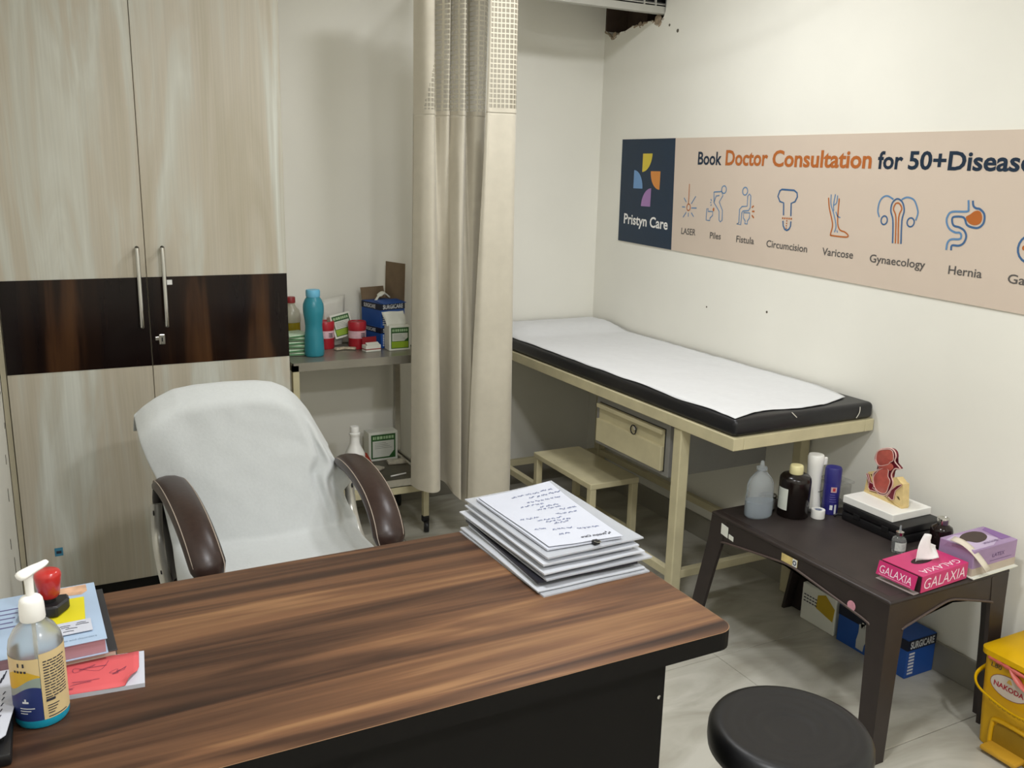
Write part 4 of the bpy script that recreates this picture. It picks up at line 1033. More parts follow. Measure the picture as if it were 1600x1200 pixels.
# squeeze bottle
t = thing('saline_bottle', 'translucent oval squeeze bottle with dropper tip on brown table', 'bottle', (1.997, 2.06, ZP))
m_tl = M('translucent_plastic', '#e0e6ea', .22, var=.02, trans=.78, ior=1.12)
obj('body', lt([(0, .001), (.046, .001), (.050, .008), (.0505, .03), (.049, .08), (.047, .112), (.040, .128), (.022, .148), (.0155, .153), (.0155, .160), (0, .160)], (1.997, 2.06, ZP), 32, sy=.72), m_tl, t, smooth=60)
obj('liquid', lt([(0, .004), (.045, .004), (.0478, .01), (.0478, .054), (0, .054)], (1.997, 2.06, ZP), 32, sy=.70), M('pale_liquid', '#b4c0cb', .2, trans=.5, ior=1.2), t, smooth=60)
obj('cap_tip', lt([(0, .158), (.0175, .158), (.0175, .167), (.0075, .170), (.006, .185), (.003, .188), (0, .188)], (1.997, 2.06, ZP), 20), m_tl, t, smooth=40)
# brown bottle
t = thing('antiseptic_bottle', 'dark brown bottle with cream cap on brown table', 'bottle', (2.108, 2.02, ZP))
obj('body', lt([(0, 0), (.046, 0), (.050, .004), (.0505, .12), (.049, .130), (.043, .138), (.022, .142), (.019, .145), (0, .145)], (2.108, 2.02, ZP), 32), M('dark_brown_plastic', '#17100e', .22, var=.1), t, smooth=45)
obj('cap', lt([(0, .143), (.0215, .143), (.022, .145), (.0215, .168), (.019, .171), (0, .171)], (2.108, 2.02, ZP), 24), M('cream_cap', '#d8cf9c', .45), t, smooth=40)
b = nb(); LB = lambda a0, a1, z0, z1: [[b.verts.new((2.108 + .0511 * math.sin(R(a)), 2.02 - .0511 * math.cos(R(a)), ZP + zz)) for a in range(a0, a1 + 1, 6)] for zz in (z0, z1)]
lo, hi = LB(-116, -68, .028, .100)
for i in range(len(lo) - 1): b.faces.new((lo[i], lo[i + 1], hi[i + 1], hi[i]))
obj('label', b, m_plab, t, smooth=60)
# white torch-like instrument
t = thing('examination_torch', 'white handheld examination torch standing behind the dark bottle', 'torch', (2.207, 2.035, ZP))
obj('body', lt([(0, 0), (.031, 0), (.0315, .006), (.024, .05), (.0225, .075), (.0235, .12), (.026, .160), (.027, .182), (.024, .190), (0, .190)], (2.207, 2.035, ZP), 28), m_white, t, smooth=50)
obj('clip', xf(bx(2.226, 2.240, 2.015, 2.025, ZP + .155, ZP + .182, bev=.003), Matrix.Identity(4)), m_white, t)
obj('grey_ring', lt([(.0319, .004), (.0323, .005), (.0321, .010), (.0317, .011)], (2.207, 2.035, ZP), 28), M('mid_grey', '#777777', .5), t)
obj('strap', tb(smooth_path([(2.232, 2.012, ZP + .15), (2.231, 2.008, ZP + .09), (2.222, 2.008, ZP + .07), (2.205, 2.010, ZP + .068)], 5), .001, seg=5), m_black, t)
# purple spray
t = thing('pain_spray', 'purple aerosol spray can on brown table', 'can', (2.238, 1.985, ZP))
m_pur = M('purple_can', '#2f2c78', .3, var=.05)
obj('can', lt([(0, 0), (.025, 0), (.0265, .003), (.0265, .105), (0, .105)], (2.238, 1.985, ZP), 28), m_pur, t, smooth=40)
obj('cap', lt([(0, .105), (.0268, .105), (.0268, .152), (.024, .158), (0, .160)], (2.238, 1.985, ZP), 28), M('purple_cap', '#2b2a70', .4), t, smooth=40)
def cp_(bm, cx, cy, r, a0, a1, z0, z1, n=6):
    A_ = [(bm.verts.new((cx + r * math.sin(R(a0 + (a1 - a0) * k / n)), cy - r * math.cos(R(a0 + (a1 - a0) * k / n)), z0)), bm.verts.new((cx + r * math.sin(R(a0 + (a1 - a0) * k / n)), cy - r * math.cos(R(a0 + (a1 - a0) * k / n)), z1))) for k in range(n + 1)]
    for p, q in zip(A_, A_[1:]): bm.faces.new((p[0], q[0], q[1], p[1]))
    return bm
obj('logo_mark', cp_(nb(), 2.238, 1.985, .0269, -52, -12, ZP + .078, ZP + .096), M('red_white_mark', '#c9a5a5', .5), t, recalc=False)
obj('logo_centre', cp_(nb(), 2.238, 1.985, .0272, -40, -22, ZP + .082, ZP + .093), M('red_mark', '#b03038', .5), t, recalc=False)
pl = nb()
for k in range(4): cp_(pl, 2.238, 1.985, .0269, -55, -5 - 5 * k, ZP + .045 + k * .008, ZP + .047 + k * .008)
obj('print', pl, M('lilac_print', '#6f6aa8', .5), t, recalc=False)
b = cp_(nb(), 2.238, 1.985, .0269, -50, -30, ZP + .018, ZP + .034); cp_(b, 2.238, 1.985, .0269, -18, -2, ZP + .004, ZP + .036); obj('pale_patch', b, m_wp, t, recalc=False)
# tape roll
t = thing('tape_roll', 'small white surgical tape roll in front of the purple can', 'tape', (2.168, 1.968, ZP))
obj('roll', lt([(.0125, 0), (.0215, 0), (.022, .002), (.022, .026), (.0215, .028), (.0125, .028), (.0125, 0)], (2.168, 1.968, ZP), 26), m_white, t, smooth=40)
obj('core', lt([(.0095, .001), (.0125, .001), (.0125, .0265), (.0095, .0265), (.0095, .001)], (2.168, 1.968, ZP), 22), M('blue_grey_core', '#8f97ad', .5), t, smooth=40)
# clear container and small cup behind
t = thing('plastic_container', 'clear lidded plastic container behind the purple can', 'container', (2.31, 2.03, ZP))
m_thin = M('thin_clear_plastic', '#d5d6d2', .15, trans=.6, alpha=.5)
obj('tub', bx(2.262, 2.345, 1.995, 2.075, ZP, ZP + .082, bev=.006), m_thin, t)
obj('lid', bx(2.257, 2.350, 1.990, 2.080, ZP + .082, ZP + .092, bev=.003), m_thin, t)
t = thing('steel_cup', 'little clear cup with dark rim behind the squeeze bottle', 'cup', (2.072, 2.10, ZP))
obj('bowl', lt([(0, 0), (.022, 0), (.027, .004), (.029, .045), (.028, .045), (.026, .005), (0, .004)], (2.072, 2.10, ZP), 24), M('cup_glass', '#b9b6ae', .12, trans=.4), t, smooth=40)
obj('rim', lt([(.0275, .043), (.0300, .043), (.0300, .048), (.0275, .048), (.0275, .043)], (2.072, 2.10, ZP), 24), m_steel, t, smooth=40)
# black case with model on top
t = thing('black_case', 'flat black instrument case under the anatomical model', 'case', (2.318, 1.80, ZP))
cs_ = bx(2.226, 2.412, 1.690, 1.925, ZP, ZP + .030, bev=.006); box(cs_, 2.226, 2.412, 1.690, 1.925, ZP + .031, ZP + .056, bev=.006)
obj('shell', cs_, M('case_black', '#131214', .42, var=.15), t, smooth=40)
obj('latch', bx(2.2225, 2.2275, 1.74, 1.765, ZP + .022, ZP + .038, bev=.001), m_black, t); obj('latch', bx(2.2225, 2.2275, 1.85, 1.875, ZP + .022, ZP + .038, bev=.001), m_black, t)
obj('strap', tb(smooth_path([(2.24, 1.92, ZP + .012), (2.232, 1.945, ZP + .008), (2.222, 1.948, ZP + .003)], 4), .004, seg=6), m_black, t)
ZM = ZP + .0565
t = thing('anatomical_model', 'red and yellow anatomical cross-section model on white base', 'model', (2.318, 1.83, ZM))
obj('base', bx(2.232, 2.405, 1.735, 1.930, ZM, ZM + .024, bev=.002), m_white, t)
o0 = Vector((2.327, 1.926, ZM + .024)); dd = Vector((-.118, -.993, 0)).normalized(); nn = Vector((-dd.y, dd.x, 0)); nn = nn if nn.x < 0 else -nn
AM = lambda a, b, d: o0 + dd * a + Vector((0, 0, max(b, 0) + .0)) + nn * d
outer = [(0.0418, 0.1528), (0.071, 0.1686), (0.0939, 0.1743), (0.1094, 0.1688), (0.1161, 0.1549), (0.1144, 0.1385), (0.1369, 0.1253), (0.1362, 0.1205), (0.1181, 0.1158), (0.1089, 0.1002), (0.1078, 0.0884), (0.1163, 0.0729), (0.116, 0.0567), (0.1072, 0.0375), (0.0949, 0.0215), (0.0777, 0.0155), (0.0592, 0.016), (0.0403, 0.0378), (0.0315, 0.0631), (0.0342, 0.0758), (0.0514, 0.0931), (0.0514, 0.1024), (0.034, 0.1155), (0.0303, 0.1284)]
upper = [(0.0436, 0.1511), (0.0715, 0.1653), (0.0944, 0.171), (0.106, 0.1632), (0.1095, 0.1415), (0.0979, 0.1311), (0.0905, 0.1218), (0.0569, 0.1065), (0.0416, 0.1156), (0.0377, 0.1307)]
lower = [(0.0616, 0.0964), (0.093, 0.1066), (0.0966, 0.0847), (0.1075, 0.0722), (0.1044, 0.055), (0.0966, 0.0292), (0.0737, 0.0211), (0.0512, 0.0274), (0.041, 0.0427), (0.0374, 0.0651)]
mid = [(0.0569, 0.1065), (0.0905, 0.1218), (0.1011, 0.1298), (0.1144, 0.1203), (0.105, 0.1058), (0.0937, 0.1022), (0.059, 0.0932), (0.0534, 0.0996)]
fatL = [(-0.0036, 0.006), (0.004, 0.0683), (0.0362, 0.0823), (0.0396, 0.0422), (0.0592, 0.016), (0.0574, 0.0063), (0.0365, 0.0013)]
fatR = [(0.0927, 0.0161), (0.1135, 0.0535), (0.1141, 0.0859), (0.128, 0.0906), (0.1443, 0.0801), (0.1563, 0.0773), (0.1662, 0.005), (0.1336, 0.001), (0.1098, 0.0016)]
fatB = [(0.0, 0.006), (0.06, 0.012), (0.0902, 0.0149), (0.1098, 0.006), (0.1648, 0.0075), (0.1642, 0.0), (0.0867, 0), (0.0, 0)]
musL = [(0.0017, 0.0628), (0.0096, 0.063), (0.0244, 0.0395), (0.037, 0.039), (0.0414, 0.0311), (0.0362, 0.0245), (0.052, 0.0229), (0.0497, 0.0174), (0.0254, 0.0137), (0.018, 0.0206), (0.0184, 0.0374)]
musR = [(0.1522, 0.0759), (0.1541, 0.0732), (0.132, 0.0485), (0.1293, 0.0291), (0.1297, 0.0177), (0.1199, 0.0142), (0.1073, 0.019), (0.0988, 0.0159), (0.1108, 0.0341), (0.1149, 0.0448), (0.1351, 0.0655)]
m_fat = M('model_yellow', '#d8bf86', .45, var=.08, scale=60); m_fl = M('model_flesh', '#b0574c', .3, var=.16, scale=45); m_rim = M('model_pink_rim', '#d9b2aa', .4); m_mar = M('model_maroon', '#6a1626', .35)
sm = lambda pts: [(p.x, p.y) for p in smooth_path([(a, b, 0) for a, b in pts], 4, closed=True)]
def scaled(pts, k, g=None):
    cx_ = sum(p[0] for p in pts) / len(pts); cy_ = sum(p[1] for p in pts) / len(pts)
    return [(cx_ + (a - cx_) * k, cy_ + (b - cy_) * k) for a, b in pts]
so_ = sm(outer)
obj('tissue_back', prism(nb(), sm(outer), AM, -.006, .004), m_mar, t, smooth=30)
obj('rim', tb([AM(a, b, .005) for a, b in so_], .0022, seg=6, closed=True), m_rim, t, smooth=60)
def dish(pts, depth):
    p = sm(pts); b = nb(); rings = []
    for k, d in ((1.0, .0055), (.8, .0055 - depth * .4), (.5, .0055 - depth * .8), (.2, .0055 - depth)): rings.append([b.verts.new(AM(*q, d + .002)) for q in scaled(p, k)])
    n_ = len(p)
    for A_, B_ in zip(rings, rings[1:]):
        for i in range(n_): b.faces.new((A_[i], A_[(i + 1) % n_], B_[(i + 1) % n_], B_[i]))
    b.faces.new(rings[-1]); return b
obj('upper_chamber', dish(upper, -.003), m_fl, t, smooth=60); obj('lower_chamber', dish(lower, -.003), m_fl, t, smooth=60); obj('valve', dish(mid, -.002), m_fl, t, smooth=60)
for pts in (upper, lower): obj('rim', tb([AM(a, b, .008) for a, b in sm(pts)], .0013, seg=6, closed=True), m_rim, t, smooth=60)
obj('fat_block', prism(nb(), fatL, AM, -.022, .001), m_fat, t); obj('fat_block', prism(nb(), fatR, AM, -.022, .0035), m_fat, t); obj('fat_block', prism(nb(), fatB, AM, -.022, .006), m_fat, t)
for pts in (musL, musR):
    obj('muscle', prism(nb(), pts, AM, .0, .0065), m_mar, t)
    obj('rim', tb([AM(a, b, .0065) for a, b in pts], .0012, seg=5, closed=True), m_rim, t)
obj('vein_spot', prism(nb(), [(0.1376, 0.0321), (0.1462, 0.0328), (0.1535, 0.024), (0.1445, 0.0253)], AM, .003, .0042), M('model_olive', '#5c4a22', .5), t)
obj('vein_spot', prism(nb(), [(0.0156, 0.065), (0.0217, 0.0658), (0.0215, 0.0574)], AM, .0005, .002), M('model_olive', '#5c4a22', .5), t)
# vial, dark bottle
t = thing('injection_vial', 'small clear glass vial with paper label in front of the case', 'vial', (2.182, 1.665, ZP))
obj('glass', lt([(0, 0), (.019, 0), (.0205, .002), (.0205, .036), (.018, .043), (.010, .048), (.0095, .053), (0, .053)], (2.182, 1.665, ZP), 24), M('vial_glass', '#dfe3e2', .05, trans=.9, ior=1.4), t, smooth=45)
b = cp_(nb(), 2.182, 1.665, .0209, -80, 60, ZP + .008, ZP + .034, 14); obj('label', b, M('vial_label', '#c9ccc6', .6, var=.15, scale=120), t, smooth=60)
obj('crimp_cap', lt([(0, .052), (.0115, .052), (.0115, .062), (.009, .063), (0, .063)], (2.182, 1.665, ZP), 18), m_chrome, t, smooth=40)
obj('needle_hub', lt([(0, .062), (.004, .062), (.003, .076), (.0022, .082), (0, .082)], (2.182, 1.665, ZP), 12), m_tl, t, smooth=40)
t = thing('syrup_bottle', 'dark glass bottle with silver screw cap behind the tissue box', 'bottle', (2.335, 1.64, ZP))
obj('body', lt([(0, 0), (.030, 0), (.032, .003), (.032, .052), (.029, .062), (.017, .070), (.0145, .074), (0, .074)], (2.335, 1.64, ZP), 26), M('amber_dark_glass', '#1c1212', .12), t, smooth=45)
obj('cap', lt([(0, .072), (.0175, .072), (.0175, .088), (.0165, .091), (.012, .091), (.011, .090), (0, .090)], (2.335, 1.64, ZP), 24), m_chrome, t, smooth=40)
tag(obj('swab_stick', tb([(2.225, 1.60, ZP + .004), (2.30, 1.565, ZP + .004)], .0032, seg=8), m_tl, None, (2.26, 1.58, ZP), smooth=60), 'thin translucent stick lying behind the pink tissue box', 'stick')
# GALAXIA tissue box
m_mag = M('magenta_card', '#c22f6b', .42, var=.06, scale=10); m_wl = M('white_lettering', '#efd7e0', .5)
t = thing('tissue_box', 'bright pink GALAXIA tissue box with a tissue pulled out', 'tissue box', (2.09, 1.50, ZP))
kx0, kx1, ky0, ky1, kh = 1.985, 2.196, 1.445, 1.572, .050
km = rot_at((2.09, 1.505, 0), 3)
bb = nb()
# chamfered left end: end flap slopes like the opened carton
sec = [(kx0 + .004, 0), (kx1, 0), (kx1, kh), (kx0 + .004, kh)]
prism(bb, [(kx0 + .012, .003), (kx1, .003), (kx1, kh), (kx0 + .012, kh)], lambda a, b, d: km @ Vector((a, d, ZP + b)), ky0, ky1)
obj('carton', bb, m_mag, t)
obj('end_flap', xf(bx(kx0 - .002, kx0 - .0005, ky0 + .006, ky1 - .002, ZP + .012, ZP + kh + .001), km @ rot_at((kx0, 0, ZP + kh), 14, 'Y')), m_mag, t)
obj('end_gap_shade', xf(bx(kx0 + .0105, kx0 + .0118, ky0 + .002, ky1 - .002, ZP + .004, ZP + kh - .002), km), M('dark_inside', '#2b1418', .8), t)  # dark plate paints the shadow gap behind the end flap
obj('bottom_flap', xf(bx(kx0 - .012, kx0 + .012, ky0 + .004, ky1 - .004, ZP + .0008, ZP + .002), km), M('grey_card', '#9b8f8c', .7), t)
fl_m = km @ rot_at((kx0, 0, ZP + kh), 14, 'Y')
lettering(t, 'GALAXIA', m_wl, lambda a, b: fl_m @ Vector((kx0 - .0027, ky1 - .010 - a, ZP + .020 + b)), 0, .100, 0, .021, -.004)
b = nb(); ribbon(b, [(0, 0), (.1, 0)], .0008, lambda a, b_: fl_m @ Vector((kx0 - .0027, ky1 - .010 - a, ZP + .016 + b_))); obj('fine_line', b, m_wl, t, recalc=False)
lettering(t, 'GALAXIA', m_wl, lambda a, b: km @ Vector((kx0 + .020 + a, ky0 - .0006, ZP + .011 + b)), 0, .180, 0, .030, -.004, shear=.12)
lettering(t, 'GALAXIA', m_wl, lambda a, b: km @ Vector((kx1 - .012 - a, ky0 + .030 - b, ZP + kh + .0006)), 0, .165, 0, .020, -.004, shear=.12)
slot = [(.105 + .042 * math.cos(a * .3927), .070 + .016 * math.sin(a * .3927)) for a in range(16)]
obj('slot', prism(nb(), slot, lambda a, b, d: km @ Vector((kx0 + a, ky0 + b, ZP + kh + d)), .0, .0008), M('dark_inside', '#2b1418', .8), t)
ts = nb(); g = []
for j in range(11):
    row = []
    for i in range(9):
        u, v = i / 8, j / 10
        xb_ = kx0 + .078 + .060 * u; xt_ = kx0 + .112 + .022 * u
        x = xb_ + (xt_ - xb_) * v + .006 * math.sin(v * 4) * (u - .3)
        y = ky0 + .070 + .010 * math.sin(u * 7 + v * 2.5) * (.35 + .9 * v) + .018 * v * u
        zz = .074 * v * (1 - .42 * u) + .010 * math.sin(u * 5) * v
        row.append(ts.verts.new(km @ Vector((x + .028 * v * u * u, y - .030 * u * u * (1 - v * .4), ZP + kh + .0012 + zz + .012 * u * u * (1 - v)))))
    g.append(row)
for j in range(10):
    for i in range(8): ts.faces.new((g[j][i], g[j][i + 1], g[j + 1][i + 1], g[j + 1][i]))
ti = tag(obj('tissue', ts, M('tissue_white', '#e2dedd', .9, bump=.05), None, (2.09, 1.52, ZP + kh + .001), smooth=180), 'white tissue pulled up out of the pink GALAXIA box', 'tissue'); ti.modifiers.new('t', 'SOLIDIFY').thickness = .0008
# latex glove box
m_lil = M('lilac_card', '#9f85a9', .5, var=.12, scale=9); m_lil2 = M('pale_lilac', '#bdabc6', .5, var=.05); m_lil3 = M('deep_lilac', '#85609a', .5)
t = thing('glove_box', 'lilac latex glove box with torn opening beside the tissue box', 'box', (2.31, 1.50, ZP))
vx0, vx1, vy0, vy1, vh = 2.216, 2.412, 1.452, 1.560, .080
km2 = rot_at((2.31, 1.5, 0), 1.5)
obj('carton', xf(bx(vx0, vx1, vy0, vy1, ZP + .004, ZP + vh, bev=.0012, seg=1), km2), m_lil, t)
obj('cream_skirt', xf(bx(vx0 - .0006, vx1 + .0006, vy0 - .0006, vy1 + .0006, ZP + .0035, ZP + .026), km2), M('cream_print', '#b9ab9c', .6, var=.08), t)
obj('base_flap', xf(bx(vx0 - .006, vx1, vy0 - .012, vy1, ZP + .0006, ZP + .0035), km2), m_card, t)
PT = lambda a, b: km2 @ Vector((vx0 + a, vy0 + b, ZP + vh + .0006)); PT2 = lambda a, b: km2 @ Vector((vx0 + a, vy0 + b, ZP + vh + .0012))
obj('pale_panel', flat(nb(), [(.002, .004), (.090, .004), (.150, .030), (.140, .075), (.05, .10), (.002, .09)], PT), m_lil2, t, recalc=False)
obj('corner_print', flat(nb(), [(.150, .02), (.194, .02), (.194, .10), (.165, .09)], PT), m_lil3, t, recalc=False)
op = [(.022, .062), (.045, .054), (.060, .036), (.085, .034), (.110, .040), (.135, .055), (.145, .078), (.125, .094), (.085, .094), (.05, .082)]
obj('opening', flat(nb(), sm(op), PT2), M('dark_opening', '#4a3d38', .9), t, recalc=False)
lettering(t, 'LATEX', M('violet_letters', '#6f5580', .6), lambda a, b: km2 @ Vector((vx0 + a, vy0 - .0008, ZP + b)), .085, .14, .046, .011, .01)
lettering(t, 'LATEX GLOVES', M('violet_letters', '#6f5580', .6), PT2, .07, .135, .018, .009, .01)
b = nb()
ribbon(b, [(.075, .036), (.175, .036)], .0015, lambda a, b_: km2 @ Vector((vx0 + a, vy0 - .0008, ZP + b_))); obj('fine_line', b, M('violet_letters', '#6f5580', .6), t, recalc=False)
fl = nb(); g = []
for j in range(9):
    row = []
    for i in range(4):
        u, v = i / 3, j / 8
        row.append(fl.verts.new((vx0 - .018 + .022 * u + .030 * v - .006 * math.sin(v * 3), vy0 + .062 - .100 * v + .004 * u, ZP + .092 - .020 * v - .042 * v * v + .010 * math.sin(v * 3.1) + .006 * u)))
    g.append(row)
for j in range(8):
    for i in range(3): fl.faces.new((g[j][i], g[j][i + 1], g[j + 1][i + 1], g[j + 1][i]))
fo_ = obj('torn_flap', fl, M('cream_card_inside', '#cfc5b4', .7), t, smooth=180, label='torn cream inside flap'); fo_.modifiers.new('t', 'SOLIDIFY').thickness = .0015
# cartons under the table
t = glove_carton('blue glove carton on the floor under the brown table', 2.340, 2.472, 1.702, 1.985, .0005, .135, False)
gp = nb(); GP = plane_fn((2.3385, 1.985, 0), (0, -1, 0), (0, 0, 1))
flat(gp, [(.085, .012), (.115, .010), (.118, .035), (.128, .06), (.126, .085), (.120, .108), (.114, .110), (.112, .088), (.108, .112), (.101, .112), (.100, .088), (.096, .105), (.090, .102), (.090, .07), (.084, .04)], GP)
obj('glove_picture', gp, M('glove_print', '#b9bab6', .6), t, recalc=False)
t = thing('medicine_carton', 'white carton with yellow patch on the floor under the brown table', 'box', (2.40, 2.10, 0))
obj('carton', bx(2.342, 2.474, 2.002, 2.160, .0005, .140, bev=.003, seg=1), m_card, t)
CP = plane_fn((2.3412, 2.160, 0), (0, -1, 0), (0, 0, 1))
obj('yellow_patch', flat(nb(), [(.070, .07), (.150, .05), (.155, .10), (.11, .135), (.075, .12)], CP), M('yellow_patch', '#b99b22', .6), t, recalc=False)
b = nb()
for k in range(3):
    for q in range(5): ribbon(b, [(.012 + q * .013, .100 - .012 * k), (.022 + q * .013, .100 - .012 * k)], .0045, lambda a, c: CP(a, c) + Vector((-.0004, 0, 0)))
obj('print', b, m_ink, t, recalc=False)

# ------------------------------------------------------------------ round stool
t = thing('round_stool', 'round black cushioned stool between desk and brown table', 'stool', (1.26, 1.155, 0))
m_seat = M('black_stool_vinyl', '#101012', .40, var=.08, scale=40)
rz = .163; zt0 = .480
prof = [(0, -.062), (rz - .010, -.062), (rz - .002, -.055), (rz, -.040), (rz - .001, -.018), (rz - .008, -.006), (rz - .022, .0), (.128, -.0022), (.122, -.0034), (.116, -.0034), (.104, -.0036), (.098, -.0048), (.092, -.0042), (.078, -.0048), (.072, -.0062), (.066, -.0054), (.052, -.006), (.046, -.0076), (.040, -.0074), (0, -.0095)]
obj('cushion', lt(prof, (1.26, 1.155, zt0), 56), m_seat, t, smooth=60)
obj('seat_plate', lt([(0, -.075), (.12, -.075), (.14, -.0622), (0, -.0622)], (1.26, 1.155, zt0), 32), m_black, t)
obj('column', lt([(0, .06), (.025, .06), (.025, .25), (.018, .255), (.018, .406), (0, .406)], (1.26, 1.155, 0), 18), m_chrome, t, smooth=40)
for k in range(4):
    a = R(90 * k + 45); d = Vector((math.cos(a), math.sin(a), 0)); c0 = Vector((1.26, 1.155, .075))
    obj('leg', tb([c0, c0 + d * .08 + Vector((0, 0, .0)), c0 + d * .155 + Vector((0, 0, -.059))], [.014, .013, .012], seg=8), m_chrome, t, smooth=60)

# ------------------------------------------------------------------ yellow pedal bin
m_yel = M('yellow_plastic', '#c99a08', .5, var=.06, scale=8); m_lidy = M('yellow_lid', '#d3a604', .5, var=.04, spec=.25)
t = thing('pedal_bin', 'yellow biomedical waste pedal bin at the right wall', 'bin', (2.36, 1.28, 0))
bx0, bx1, by0, by1, bh = 2.255, 2.468, 1.150, 1.405, .285
b = nb(); n_ = 6
def rr(x0, x1, y0, y1, r, z_):
    pts = []
    for cx_, cy_, a0 in ((x1 - r, y0 + r, -90), (x1 - r, y1 - r, 0), (x0 + r, y1 - r, 90), (x0 + r, y0 + r, 180)):
        for k in range(n_ + 1):
            a = R(a0 + 90 * k / n_); pts.append((cx_ + r * math.cos(a), cy_ + r * math.sin(a), z_))
    return pts
def loft(bm, rings, cap=True):
    vv = [[bm.verts.new(p) for p in r] for r in rings]; n = len(vv[0])
    for A_, B_ in zip(vv, vv[1:]):
        for i in range(n): bm.faces.new((A_[i], A_[(i + 1) % n], B_[(i + 1) % n], B_[i]))
    if cap: bm.faces.new(vv[0][::-1]); bm.faces.new(vv[-1])
    return bm
body = loft(nb(), [rr(bx0 + .012, bx1 - .012, by0 + .012, by1 - .012, .02, 0.002), rr(bx0 + .005, bx1 - .004, by0 + .004, by1 - .004, .022, .14), rr(bx0, bx1, by0, by1, .024, bh - .012)])
body_o = obj('body', body, m_yel, t, smooth=40)
# pedal recess is a dark-backed frame on the face towards the desk
rec = nb()
RF = lambda a, c, d: Vector((bx0 + .0105 - d, a, c))
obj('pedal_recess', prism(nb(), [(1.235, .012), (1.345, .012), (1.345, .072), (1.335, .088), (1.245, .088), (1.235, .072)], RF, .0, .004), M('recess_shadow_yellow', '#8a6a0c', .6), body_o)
fr_ = nb()
tube(fr_, smooth_path([RF(a, c, .004) for a, c in ((1.352, .01), (1.352, .075), (1.338, .095), (1.24, .095), (1.228, .075), (1.228, .01))], 4), .007, seg=8)
obj('recess_frame', fr_, m_yel, body_o, smooth=60)
pd = bx(bx0 - .040, bx0 + .012, 1.245, 1.350, .012, .026, bev=.005); obj('pedal', pd, M('pale_yellow_plastic', '#c2942a', .5), t, smooth=40)
lid = loft(nb(), [rr(bx0 - .008, bx1 + .002, by0 - .008, by1 + .008, .026, bh - .010), rr(bx0 - .009, bx1 + .003, by0 - .009, by1 + .009, .027, bh + .006), rr(bx0 + .006, bx1 - .010, by0 + .006, by1 - .006, .024, bh + .016), rr(bx0 + .05, bx1 - .05, by0 + .05, by1 - .05, .02, bh + .022)])
obj('lid', lid, m_lidy, t, smooth=40)
obj('hinge_mark', tb(smooth_path([(2.36, 1.30, bh + .0215), (2.40, 1.27, bh + .0225), (2.44, 1.26, bh + .017)], 4), .0012, seg=5), m_yel, t)
# liner
ln = nb()
tube(ln, smooth_path([(bx0 - .004, by1 - .02, bh - .014), (bx0 - .006, 1.34, bh - .016), (bx0 - .007, 1.28, bh - .020), (bx0 - .006, 1.22, bh - .016), (bx0 - .004, by0 + .02, bh - .014)], 5), [.004 + .003 * math.sin(k * 1.3) ** 2 for k in range(21)], seg=7)
tube(ln, smooth_path([(bx0 - .006, 1.318, bh - .018), (bx0 - .009, 1.285, bh - .045), (bx0 - .007, 1.26, bh - .062)], 4), [.006, .009, .011, .012, .011, .009, .008, .006, .003], seg=7, flat=(1, .5))
obj('bin_liner', ln, M('pink_liner', '#d0665c', .35, trans=.2), t, smooth=60, label='pink bin liner edge')
# carrying handle hanging down
hd_ = nb()
HP = smooth_path([(bx0 + .06, by1 + .006, .225), (bx0 + .01, by1 + .014, .200), (bx0 - .014, by1 - .006, .178), (bx0 - .017, 1.35, .160), (bx0 - .017, 1.28, .150), (bx0 - .017, 1.21, .160), (bx0 - .014, by0 + .006, .178), (bx0 + .01, by0 - .014, .200), (bx0 + .06, by0 - .006, .225)], 5)
tube(hd_, HP, .0052, seg=8, flat=(.7, 1.4)); obj('handle', hd_, m_lidy, t, smooth=60)
hs_ = nb()
for k in range(15, 27): 
    p = HP[k]; tube(hs_, [p + Vector((-.0042, .0045 * math.cos(a * .785), .0035 * math.sin(a * .785))) for a in range(8)], .0008, seg=5, closed=True)
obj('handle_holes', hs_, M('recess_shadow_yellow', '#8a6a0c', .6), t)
# sticker NAKODA and pen marks
def BF(a, c, d=.0006):
    k = (c - .14) / (bh - .012 - .14); xx = bx0 + .005 - .005 * k
    return Vector((xx - .0008 - d, a, c))
obj('sticker', flat(nb(), [(1.318 + .056 * math.cos(k * .2618), .205 + .034 * math.sin(k * .2618)) for k in range(24)], lambda a, c: BF(a, c, .0003)), M('sticker_maroon', '#8a5a4c', .5), t, recalc=False)
obj('sticker_face', flat(nb(), [(1.318 + .054 * math.cos(k * .2618), .205 + .032 * math.sin(k * .2618)) for k in range(24)], lambda a, c: BF(a, c, .0007)), M('sticker_silver', '#c2b7aa', .4, var=.05), t, recalc=False)
lettering(t, 'NAKODA', M('sticker_red', '#9c2430', .5), lambda a, c: BF(1.362 - a, c, .0012), 0, .088, .196, .014, .03)
obj('sticker_crest', flat(nb(), [(1.326, .219), (1.310, .219), (1.313, .228), (1.318, .233), (1.323, .228)], lambda a, c: BF(a, c, .0012)), M('sticker_gold', '#c9a24a', .5), t, recalc=False)
lettering(t, 'L80', m_ink, lambda a, c: BF(1.376 - a, c, .0008), 0, .030, .246, .013, 0, shear=.1)
